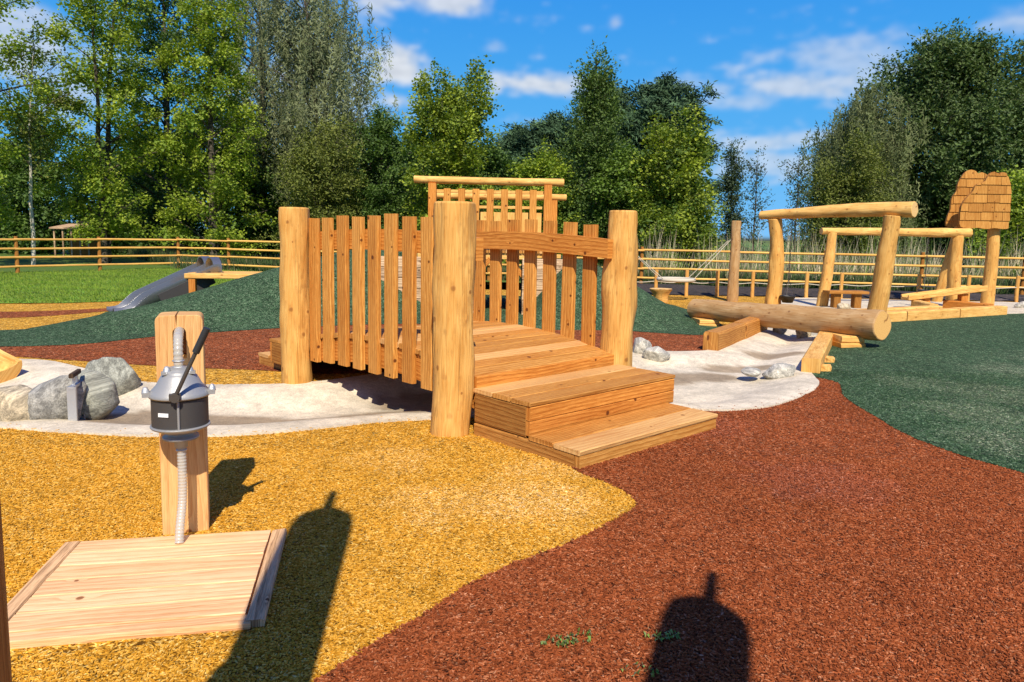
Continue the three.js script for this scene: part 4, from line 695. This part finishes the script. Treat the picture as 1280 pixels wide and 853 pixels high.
{
  const r = rng(404), yel = [], red = [], grn = [], cy = pick(YEL), cr = pick(RED), cg = pick(GRN), wy = worn(2, 0.14, [[0.15, -4.15, 0.4, 0.9], [-0.35, -4.1, 0.35, 0.6], [0.2, -4.75, 0.3, 0.6], [-0.8, -4.9, 0.3, 0.4]]), wr = worn(4, 0.16, [[2.0, -4.6, 0.5, 0.25], [1.6, -5.9, 0.4, 0.25]]), wg = worn(7, 0.24, [[4.9, -7.3, 0.6, 0.8], [4.2, -6.5, 0.5, 0.9], [6.2, -8.6, 0.7, 0.8], [5.2, -5.9, 0.7, 0.7], [4.3, -7.9, 0.4, 0.6], [7.5, -9.5, 0.9, 0.6], [3.8, -5.6, 0.4, 0.9]], [1.1, 0.55, 0.75]);
  for (let z = -1.6; z > -8.4; z -= 0.1) {
    const half = 0.72 * -z + 0.9, dens = z > -3.4 ? 9600 : z > -5.0 ? 6800 : 3000, n = Math.round(dens * 0.1 * half * 2);
    for (let k = 0; k < n; k++) {
      const x = (r() * 2 - 1) * half, zz = z - r() * 0.1, big = z > -3.4 ? 1 : 1.15;
      if (blocked(x, zz)) continue;
      if (inside(STREAM, x, zz)) { if (z > -7.6 && r() < 0.10 && edgeDist(STREAM, x, zz) < 0.16 * r() * r()) { const c = lin((x > 1.2 ? cr : cy)(0.3 + 0.6 * r())); (x > 1.2 ? red : yel).push([x, streamY(x, zz) + 0.001, zz, quat((r() - 0.5) * 0.3, r() * 6.283, 0), 0.005 + 0.006 * r(), 0.003, 0.003, ...c]); } continue; }
      const jx = x + (r() + r() - 1) * 0.014, jz = zz + (r() + r() - 1) * 0.014;
      let list, col, w, y;
      if (x > 3.1 && inside(GREEN_R, jx, jz)) { list = grn; col = cg; w = wg; y = 0.009 + 0.02 * sm(0.1, 0.6, edgeDist(GREEN_R, x, zz)); if (r() < 0.5) continue; } else if (inside(RED_A, jx, jz)) { list = red; col = cr; w = wr; y = 0.004; } else if (x < 0.8 && zz > -6.9 && inside(YELLOW_N, x, zz)) { list = yel; col = cy; w = wy; y = 0; } else continue;
      const c = lin(col(0.16 + 0.74 * r())), v = w(x, zz), L = (0.0042 + 0.0068 * r()) * big, B = (0.0018 + 0.0020 * r()) * big;
      list.push([x, y + 0.0008 + 0.003 * r(), zz, quat((r() - 0.5) * 0.5, r() * 6.283, (r() - 0.5) * 0.5), L, 0.0022 + 0.0016 * r(), B, c[0] * v[0], c[1] * v[1], c[2] * v[2]]);
    }
  }
  for (const [nm, lb, l] of [['yellow_rubber_chips', 'loose-looking yellow shredded rubber chips on the surfacing', yel], ['red_rubber_chips', 'brick red shredded rubber chips on the surfacing', red], ['green_rubber_chips', 'dark green shredded rubber chips on the surfacing', grn]]) scene.add(tag(scatter(nm, shard, chipMat, l), lb, 'rubber chips'));
  console.log('chips', yel.length, red.length, grn.length);
}
const blade = (() => { const pos = [-0.5, 0, 0, 0.5, 0, 0, 0.32, 0.5, 0.1, -0.5, 0, 0, 0.32, 0.5, 0.1, -0.32, 0.5, 0.1, -0.32, 0.5, 0.1, 0.32, 0.5, 0.1, 0, 1, 0.34]; return geo(pos); })();
const bladeMat = new THREE.MeshPhysicalMaterial({ roughness: 0.9, side: THREE.DoubleSide, transmission: 0.3, thickness: 0 });
{
  const r = rng(55), w = (n, x, z) => { const l = []; for (let i = 0; i < n; i++) { const a = r() * 6.283, q = 0.008 + 0.034 * Math.sqrt(r()); l.push([x + Math.cos(a) * q * 1.7, 0.012, z + Math.sin(a) * q, quat(0.6 + r() * 0.9, r() * 6.283, 0), 0.009 + 0.005 * r(), 0.022 + 0.026 * r(), 0.02, 0.20 + 0.08 * r(), 0.34 + 0.1 * r(), 0.04]); } return l; };
  [[0.2, -2.66, 60, 'sprawling small green weed growing through the red rubber in the sun'], [0.285, -2.69, 30, 'tiny green weed beside the sprawling weed on red rubber'], [0.6, -2.72, 40, 'small green weed growing in the shadow on the red rubber'], [0.48, -2.47, 20, 'tiny green weed at the edge of the shadow on red rubber']].forEach(([x, z, n, lb]) => scene.add(tag(scatter(numbered('weed'), blade, bladeMat, w(n, x, z)), lb, 'weed')));
  // mown lawn
  const lawn = []; for (let i = 0; i < 90000; i++) { const x = -20 + 14 * r(), z = -14.4 - 14 * r(); if (!inside(LAWN, x, z)) continue; const k = 0.8 + 0.4 * r() + 0.5 * fbm(x * 0.35, z * 2.2, 4.4, 3); lawn.push([x, 0.01, z, quat(0.4 + 0.7 * r(), r() * 6.283, 0), 0.02, 0.05 + 0.04 * r(), 0.05, 0.30 * k, 0.40 * k, 0.035 * k]); }
  scene.add(tag(scatter('lawn_grass', blade, bladeMat, lawn), 'short mown bright green grass of the lawn', 'grass'));
  // rough grass and reeds behind the fence
  const rough = [], reed = [];
  for (let i = 0; i < 26000; i++) { const x = -24 + 46 * r(), f = x < -12.6 ? -27.8 - (x + 12.6) * -1.4 : x < 4 ? -26.9 + (x + 12.6) * 0.2 : -23.5 + (x - 4.1) * 0.186, z = f - 0.5 - 4.5 * r() * r(), k = 0.6 + 0.7 * r(), dry = r() < 0.16; rough.push([x, -0.03, z, quat(0.5 * r(), r() * 6.283, 0), 0.025, 0.25 + 0.45 * r(), 0.3, (dry ? 0.26 : 0.07) * k, (dry ? 0.22 : 0.13) * k, (dry ? 0.11 : 0.02) * k]); }
  for (let i = 0; i < 11000; i++) { const x = 4.5 + 16.5 * r(), z = -24.6 - 3.2 * r() + Math.max(0, (x - 8)) * 0.13, dens = 0.08 + 0.92 * sm(-0.05, 0.2, fbm(x * 0.45, z * 0.7, 3, 2)); if (r() > dens) continue; const k = 0.8 + 0.6 * r(), g = r() < 0.3; reed.push([x, -0.05, z, quat((r() - 0.3) * 0.8, r() * 6.283, (r() - 0.5) * 0.5), 0.026, 0.8 + 1.5 * r() * r() + 0.3 * r(), 0.4 + 0.9 * r(), (g ? 0.15 : 0.62) * k, (g ? 0.24 : 0.52) * k, (g ? 0.04 : 0.32) * k]); }
  scene.add(tag(scatter('rough_grass', blade, bladeMat, rough), 'long rough grass growing behind the pole fence', 'grass'), tag(scatter('reeds', blade, bladeMat, reed), 'dry straw-coloured reeds standing behind the pole fence', 'reeds'));
}

// ---------------------------------------------------------------- trees
const barkTex = tex8(256, 512, (u, v) => { const k = 0.35 + 0.4 * (speck2(u, v * 0.35) - 0.5) + 0.3 * (speck(u, v * 0.5) - 0.5); return [k * 1.05, k * 0.98, k * 0.86]; }, true, 2, 0.5);
const bark = new THREE.MeshStandardMaterial({ map: barkTex, bumpMap: barkTex, bumpScale: 0.02, roughness: 1, color: new THREE.Color(0.62, 0.58, 0.52) });
const birchBark = new THREE.MeshStandardMaterial({ map: tex8(128, 256, (u, v) => { const k = speck3(u, v * 3) * 0.6 + speck2(u * 0.5, v * 2) * 0.4, d = sm(0.6, 0.72, k); return [lerp(0.74, 0.2, d), lerp(0.71, 0.18, d), lerp(0.64, 0.16, d)]; }, true, 1, 0.8), roughness: 0.9 });
function leafCluster(kind, seed) {
  const r = rng(seed), pos = [], nor = [], V = new THREE.Vector3(), q = new THREE.Quaternion(), N = new THREE.Vector3();
  const leaf = (c, qq, L, W, fold) => {  // a folded, pointed leaf of two or four faces
    const pts = [[0, 0, 0], [-W / 2, fold, L * 0.45], [0, -fold * 0.3, L], [W / 2, fold, L * 0.45]].map(([x, y, z]) => V.set(x, y, z).applyQuaternion(qq).add(c).toArray());
    pos.push(...pts[0], ...pts[1], ...pts[2], ...pts[0], ...pts[2], ...pts[3]);
  };
  if (kind === 'broad') for (let i = 0; i < 13; i++) { const c = new THREE.Vector3((r() - 0.5) * 0.5, (r() - 0.5) * 0.28, (r() - 0.5) * 0.5); q.setFromEuler(E3.set((r() - 0.5) * 1.2 + 0.3, r() * 6.283, (r() - 0.5) * 1.1)); leaf(c, q, 0.09 + 0.07 * r(), 0.09 + 0.06 * r(), 0.015); }
  if (kind === 'small') for (let i = 0; i < 12; i++) { const c = new THREE.Vector3((r() - 0.5) * 0.5, (r() - 0.5) * 0.4, (r() - 0.5) * 0.5); q.setFromEuler(E3.set((r() - 0.5) * 2, r() * 6.283, (r() - 0.5) * 2)); leaf(c, q, 0.09 + 0.05 * r(), 0.07, 0.012); }
  if (kind === 'strand') for (let i = 0; i < 20; i++) { const t = i / 20, c = new THREE.Vector3(0.10 * Math.sin(t * 2.2) + (r() - 0.5) * 0.06, -1.0 * t, 0.08 * t * t + (r() - 0.5) * 0.06); q.setFromEuler(E3.set(0.7 + r() * 0.8, r() * 6.283, 0)); leaf(c, q, 0.14 + 0.06 * r(), 0.048, 0.008); }
  if (kind === 'needle') for (let i = 0; i < 14; i++) { const c = new THREE.Vector3((r() - 0.5) * 0.35, (r() - 0.5) * 0.3, (r() - 0.5) * 0.35); q.setFromEuler(E3.set(-0.9 + (r() - 0.5) * 1.4, r() * 6.283, 0)); leaf(c, q, 0.2 + 0.1 * r(), 0.06, 0.01); }
  return geo(pos);
}
const CL = { broad: leafCluster('broad', 1), small: leafCluster('small', 2), strand: leafCluster('strand', 3), needle: leafCluster('needle', 4) };
const leafMat = new THREE.MeshPhysicalMaterial({ roughness: 0.7, side: THREE.DoubleSide, transmission: 0.5, thickness: 0, specularIntensity: 0.5 });
const needleMat = new THREE.MeshStandardMaterial({ roughness: 0.9, side: THREE.DoubleSide });
function limb(a, b, r0, r1, sag, seg = 5, rs = 6) {
  const m = a.clone().lerp(b, 0.5); m.y += sag; const c = new THREE.QuadraticBezierCurve3(a, m, b), g = new THREE.TubeGeometry(c, seg, 1, rs), p = g.attributes.position;
  for (let i = 0; i <= seg; i++) { const o = c.getPointAt(i / seg), rr = lerp(r0, r1, i / seg); for (let j = 0; j <= rs; j++) { const k = i * (rs + 1) + j; p.setXYZ(k, o.x + (p.getX(k) - o.x) * rr, o.y + (p.getY(k) - o.y) * rr, o.z + (p.getZ(k) - o.z) * rr); } }
  return g;
}
// o: H height, Rr crown radius, base (fraction where the crown starts), prof(t) width, limbs, twigs, per, leaf kind, colours, size, stems, droop
function tree(name, label, [x, z], o, group = 'trees beyond the fence') {
  const r = rng(o.seed), T = thing(name, label, o.category ?? 'tree', [x, -0.03, z], 0, group), trunks = [], branches = [], L = [];
  const colour = () => { const t = r(), k = 0.82 + 0.36 * r(); return [0, 1, 2].map((i) => lerp(o.c0[i], o.c1[i], t) * k); };
  const prof = o.prof ?? ((t) => Math.pow(Math.sin(Math.PI * clamp(0.12 + 0.88 * t)), 0.7));
  const lean = o.lean ?? 0, stems = o.stems ?? 1, leaves = (p, n, sp, flatY = 0.55) => {
    for (let k = 0; k < n; k++) {
      const g = () => (r() + r() + r() - 1.5) * 1.15, s = (o.size ?? 1) * (0.7 + 0.6 * r()), y = p.y + g() * sp * flatY;
      if (y < 0.15) continue;
      L.push([p.x + g() * sp, y, p.z + g() * sp, quat((r() - 0.5) * (o.leaf === 'strand' ? 0.35 : 0.8), r() * 6.283, (r() - 0.5) * (o.leaf === 'strand' ? 0.35 : 0.8)), s, s * (o.leaf === 'strand' ? 0.7 + 0.8 * r() : 1), s, ...colour()]);
    }
  };
  for (let s = 0; s < stems; s++) {
    const a0 = s * 2.4 + o.seed, sp = stems > 1 ? o.Rr * 0.4 : 0, top = new THREE.Vector3(Math.cos(a0) * sp + lean, o.H * (s ? 0.8 + 0.15 * r() : 0.97), Math.sin(a0) * sp), base = new THREE.Vector3(Math.cos(a0) * sp * 0.12, -0.1, Math.sin(a0) * sp * 0.12), tr = (o.trunk ?? o.H * 0.016) / Math.sqrt(stems);
    const axis = (t) => new THREE.Vector3(lerp(base.x, top.x, t * t) + 0.12 * n3(t * 4, o.seed, s), lerp(base.y, top.y, t), lerp(base.z, top.z, t * t) + 0.12 * n3(t * 4, o.seed + 9, s));
    for (let i = 0; i < 7; i++) trunks.push(limb(axis(i / 7), axis((i + 1) / 7), lerp(tr, tr * 0.12, i / 7), lerp(tr, tr * 0.12, (i + 1) / 7), 0, 2, 8));
    const nl = Math.round(o.limbs / stems);
    for (let i = 0; i < nl; i++) {
      const t = (i + 0.6 * r()) / nl, ht = lerp(o.base ?? 0.2, 0.96, t), a = i * 2.39996 + s * 1.7 + (r() - 0.5) * 0.8, from = axis(clamp(ht - (o.rise ?? 0.10)));
      const w = o.Rr * prof(t) * (0.55 + 0.6 * r()) * (stems > 1 ? 0.72 : 1), ax = axis(ht), to = new THREE.Vector3(ax.x + Math.cos(a) * w, ax.y + (r() - 0.4) * 0.5, ax.z + Math.sin(a) * w);
      if (to.y < 0.3) to.y = 0.3;
      branches.push(limb(from, to, tr * lerp(0.4, 0.14, t), 0.012, 0.12 * w, 4, 5));
      for (let k = 0; k < o.twigs; k++) {
        const f = 0.35 + 0.65 * (k + r()) / o.twigs, p = from.clone().lerp(to, f), e = p.clone().add(new THREE.Vector3((r() - 0.5), (r() - 0.35) * 0.8, (r() - 0.5)).multiplyScalar(o.spread ?? 0.9));
        if (r() < 0.6) branches.push(limb(p, e, 0.014, 0.006, 0.03, 2, 3));
        leaves(e, o.per, o.puff ?? 0.38, o.flat ?? 0.5);
      }
    }
    leaves(top, o.per * 2, 0.3, 1.4);
    for (let k = 0; k < (o.shoots ?? 0); k++) {
      const t = 0.5 + 0.4 * r(), a = r() * 6.283, w = o.Rr * prof(t) * 0.8, p = axis(t), b = new THREE.Vector3(p.x + Math.cos(a) * w, p.y + 0.2, p.z + Math.sin(a) * w), e = b.clone().add(new THREE.Vector3((r() - 0.5) * 0.3, 0.9 + 0.8 * r(), (r() - 0.5) * 0.3));
      branches.push(limb(b, e, 0.016, 0.006, 0, 2, 3)); for (let q = 0; q < 9; q++) leaves(b.clone().lerp(e, q / 8.5), 2, 0.16, 0.6);
    }
  }
  part('trunk', mergeGeometries(trunks), o.bark ?? bark, T); part('branches', mergeGeometries(branches), o.bark2 ?? bark, T);
  const c = scatter('crown', CL[o.leaf ?? 'broad'], o.leaf === 'needle' ? needleMat : leafMat, L); T.add(c); return L.length;
}
const MAPLE = { c0: [0.17, 0.28, 0.014], c1: [0.43, 0.51, 0.03], leaf: 'broad' }, DARKM = { c0: [0.075, 0.155, 0.018], c1: [0.15, 0.25, 0.028], leaf: 'broad' };
const WILLOW = { c0: [0.17, 0.21, 0.085], c1: [0.33, 0.36, 0.17], leaf: 'strand' }, OLIVE = { c0: [0.14, 0.18, 0.02], c1: [0.25, 0.28, 0.035], leaf: 'small' }, PINE = { c0: [0.034, 0.075, 0.03], c1: [0.07, 0.13, 0.05], leaf: 'needle' };
let leaves = 0;
const add = (...a) => { leaves += tree(...a); };
const upright = (t) => Math.pow(1 - t, 0.75) * 0.9 + 0.12, round = (t) => Math.sqrt(Math.max(0.02, 1 - (2 * t - 0.9) ** 2)), broadTop = (t) => 0.08 + 0.92 * Math.sqrt(Math.max(0, 1 - (Math.max(0, t - 0.4) / 0.6) ** 2)), column = (t) => 0.5 + 0.5 * Math.sin(Math.PI * clamp(t));
add('maple_tree', 'leafy maple overhanging the lawn corner of the fence, left of the white birch trunk', [-20.2, -27], { ...MAPLE, seed: 3, H: 13, Rr: 3.6, base: 0.2, limbs: 30, twigs: 7, per: 8 });
add('maple_tree', 'tall bright maple with a forked dark trunk behind the lawn', [-17.1, -31], { ...MAPLE, seed: 5, H: 13.5, Rr: 3.9, base: 0.14, limbs: 40, twigs: 7, per: 8, stems: 2 });
add('maple_tree', 'tall dark-topped maple rising behind the forked maple', [-16.8, -36.5], { ...DARKM, c1: [0.10, 0.18, 0.02], seed: 8, H: 15, Rr: 3.0, base: 0.15, limbs: 40, twigs: 6, per: 8 });
add('maple_tree', 'slender bright maple between the forked maple and the grey willow', [-13.1, -32.5], { ...MAPLE, seed: 13, H: 12.6, Rr: 2.9, base: 0.08, limbs: 40, twigs: 7, per: 8, prof: (t) => 0.85 - 0.45 * t });
add('birch_tree', 'slim birch with a white trunk at the lawn corner of the fence', [-18.55, -28.6], { ...OLIVE, seed: 4, H: 9, Rr: 1.6, base: 0.5, limbs: 16, twigs: 4, per: 4, bark: birchBark, trunk: 0.085, lean: 0.5 });
add('willow_tree', 'tall grey-green weeping willow, highest of the trees behind the lawn', [-9.6, -38], { ...WILLOW, seed: 21, H: 16.5, Rr: 4.3, base: 0.28, limbs: 72, twigs: 8, per: 4, stems: 2, puff: 0.55, flat: 0.9, size: 1.15, spread: 1.3, prof: column });
add('willow_tree', 'thin grey willow half hidden behind the slender bright maple', [-13.4, -40], { ...WILLOW, seed: 23, H: 16.5, Rr: 3.2, base: 0.35, limbs: 46, twigs: 7, per: 4, puff: 0.55, flat: 0.9, size: 1.15, spread: 1.3, prof: column });
add('willow_tree', 'low olive willow bush under the tall weeping willow', [-8.6, -33.5], { ...OLIVE, seed: 25, H: 6.4, Rr: 2.5, base: 0.04, limbs: 40, twigs: 7, per: 9, puff: 0.45, stems: 3, prof: round });
add('maple_tree', 'dark green rounded maple between the willow and the bright spiky maple', [-6.4, -36], { ...DARKM, seed: 27, H: 7.3, Rr: 2.6, base: 0.06, limbs: 40, twigs: 7, per: 9, prof: round });
add('maple_tree', 'bright yellow-green maple with upright spiky leaders behind the raised footbridge', [-2.6, -31], { ...MAPLE, c0: [0.10, 0.175, 0.012], seed: 31, H: 8.6, Rr: 2.9, base: 0.04, limbs: 66, twigs: 6, per: 8, stems: 5, shoots: 5, prof: upright });
add('alder_tree', 'slim upright alder with a pointed top above the raised footbridge', [3.15, -30], { ...DARKM, c0: [0.08, 0.15, 0.02], c1: [0.17, 0.26, 0.035], seed: 37, H: 8.7, Rr: 2.1, base: 0.05, limbs: 54, twigs: 6, per: 7, leaf: 'small', shoots: 8, prof: (t) => Math.pow(1 - t, 1.15) + 0.05 });
add('maple_tree', 'low bright maple filling the gap beside the slim alder', [1.2, -30.5], { ...MAPLE, seed: 39, H: 5.0, Rr: 1.8, base: 0.04, limbs: 30, twigs: 6, per: 9, prof: round });
add('maple_tree', 'rounded bright maple standing nearest the lone swing post', [6.0, -28], { ...MAPLE, c0: [0.08, 0.16, 0.012], seed: 41, H: 5.8, Rr: 2.0, base: 0.05, limbs: 46, twigs: 7, per: 9, shoots: 6, prof: (t) => 1 - 0.6 * t });
add('maple_tree', 'green maple between the slim alder and the rounded bright maple', [4.35, -29.4], { ...MAPLE, c1: [0.13, 0.22, 0.02], seed: 43, H: 5.0, Rr: 1.6, base: 0.04, limbs: 30, twigs: 6, per: 9, prof: round });
[[10.7, -55, 12.9, 4.9, 51], [7.0, -57, 12.6, 4.2, 52], [3.0, -58, 10.6, 3.0, 53], [0.4, -58, 9.6, 2.6, 54]].forEach(([x, z, H, Rr, seed]) => add('pine_tree', 'dark blue-green pine in the dense clump behind the slim alder', [x, z], { ...PINE, seed, H, Rr, base: 0.08, limbs: 56, twigs: 8, per: 11, puff: 0.55, flat: 0.8, size: 1.6, spread: 1.5, prof: broadTop, category: 'pine tree' }, 'dark pines of the far clump'));
[['thin sapling with leaves all along its stem beside the rounded maple', 8.75, -30, 5.2, 0.45, 9, 61], ['nearly bare twiggy sapling in the middle of the three saplings', 9.85, -30.5, 5.1, 0.8, 2, 62], ['open-branched sapling nearest the big willows', 12.1, -32, 5.4, 0.95, 3, 63]].forEach(([lb, x, z, H, Rr, per, seed]) => add('sapling', lb, [x, z], { ...DARKM, c0: [0.05, 0.09, 0.03], c1: [0.10, 0.15, 0.06], leaf: 'small', seed, H, Rr, base: 0.15, limbs: 26, twigs: 3, per, puff: 0.16, size: 0.75, spread: 0.35, trunk: 0.05, prof: (t) => 1 - 0.55 * t, category: 'sapling' }, 'young saplings behind the reeds'));
add('willow_tree', 'grey-green willow with ragged drooping twigs next to the saplings', [17.2, -37], { ...WILLOW, c0: [0.13, 0.17, 0.05], c1: [0.25, 0.28, 0.10], seed: 71, H: 8.9, Rr: 2.9, base: 0.12, limbs: 70, twigs: 8, per: 8, puff: 0.55, flat: 0.9, size: 1.1, spread: 1.3, stems: 2, prof: broadTop });
add('willow_tree', 'large dense dark willow behind the shingled sculpture', [22.0, -38.5], { ...WILLOW, c0: [0.075, 0.13, 0.025], c1: [0.15, 0.225, 0.045], seed: 73, H: 12.2, Rr: 4.6, base: 0.06, limbs: 110, twigs: 9, per: 9, puff: 0.55, flat: 0.7, size: 1.5, spread: 1.2, leaf: 'small', prof: broadTop });
add('willow_tree', 'dark willow at the far right end of the wood behind the fence', [27.2, -37.5], { ...WILLOW, c0: [0.075, 0.13, 0.025], c1: [0.16, 0.225, 0.05], seed: 75, H: 12.4, Rr: 4.2, base: 0.08, limbs: 90, twigs: 9, per: 8, puff: 0.55, flat: 0.7, size: 1.5, spread: 1.2, leaf: 'small', prof: broadTop });
add('willow_tree', 'yellowish olive willow bush below the grey-green willow', [15.0, -34], { ...OLIVE, seed: 77, H: 6.2, Rr: 2.5, base: 0.04, limbs: 46, twigs: 7, per: 9, stems: 3, puff: 0.45, prof: round });
add('maple_tree', 'small bright maple just past the shingled sculpture by the fence', [17.6, -25.4], { ...MAPLE, seed: 79, H: 3.7, Rr: 1.5, base: 0.05, limbs: 24, twigs: 6, per: 8, prof: round });
{
  const r = rng(900);
  for (let i = 0; i < 15; i++) { const x = -30 + i * 2.0 + r(), z = -40 - 4 * r(); add('shrub', 'dark dense shrub in the undergrowth behind the lawn trees', [x, z], { ...DARKM, seed: 300 + i, H: 5.8 + 2.6 * r(), Rr: 2.3, base: 0.03, limbs: 26, twigs: 6, per: 8, size: 1.35, puff: 0.5, prof: round, category: 'shrub' }, 'dark undergrowth shrubs'); }
  for (let i = 0; i < 7; i++) { const x = 18.5 + i * 2.2 + r(), z = -41 + 2 * r(); add('shrub', 'dark dense shrub in the undergrowth behind the big willows', [x, z], { ...DARKM, seed: 330 + i, H: 4.2 + 1.6 * r(), Rr: 2.1, base: 0.03, limbs: 26, twigs: 6, per: 8, size: 1.35, puff: 0.5, prof: round, category: 'shrub' }, 'dark shrubs under the willows'); }
  for (let i = 0; i < 9; i++) { const x = -6 + i * 1.6 + r() * 0.6, z = -33.5 - 2 * r(); add('shrub', 'mid green shrub in the hedge behind the raised footbridge', [x, z], { ...DARKM, seed: 350 + i, H: 2.6 + 1.0 * r(), Rr: 1.3, base: 0.03, limbs: 20, twigs: 5, per: 8, puff: 0.4, prof: round, category: 'shrub' }, 'hedge shrubs behind the raised footbridge'); }
}
console.log('leaf clusters', leaves);
{
  const s = thing('far_shed', 'small dark open shed with pale posts seen under the maples beyond the fence', 'shed', [-22.2, 0, -38]); s.scale.setScalar(0.78);
  part('roof', plank(2.6, 0.12, 2.2, 0.02), M.grey[1], s, [0, 1.95, 0], [0.12, 0, 0]);
  part('back_wall', plank(2.4, 1.9, 0.08, 0.01), M.step[1], s, [0, 0.9, -0.9]);
  for (let i = 0; i < 5; i++) part('post', plank(1.9, 0.09, 0.09, 0.01).rotateZ(Math.PI / 2), M.grey[0], s, [-1.1 + i * 0.55, 0.9, 0.9]);
}

renderer.render(scene, camera);
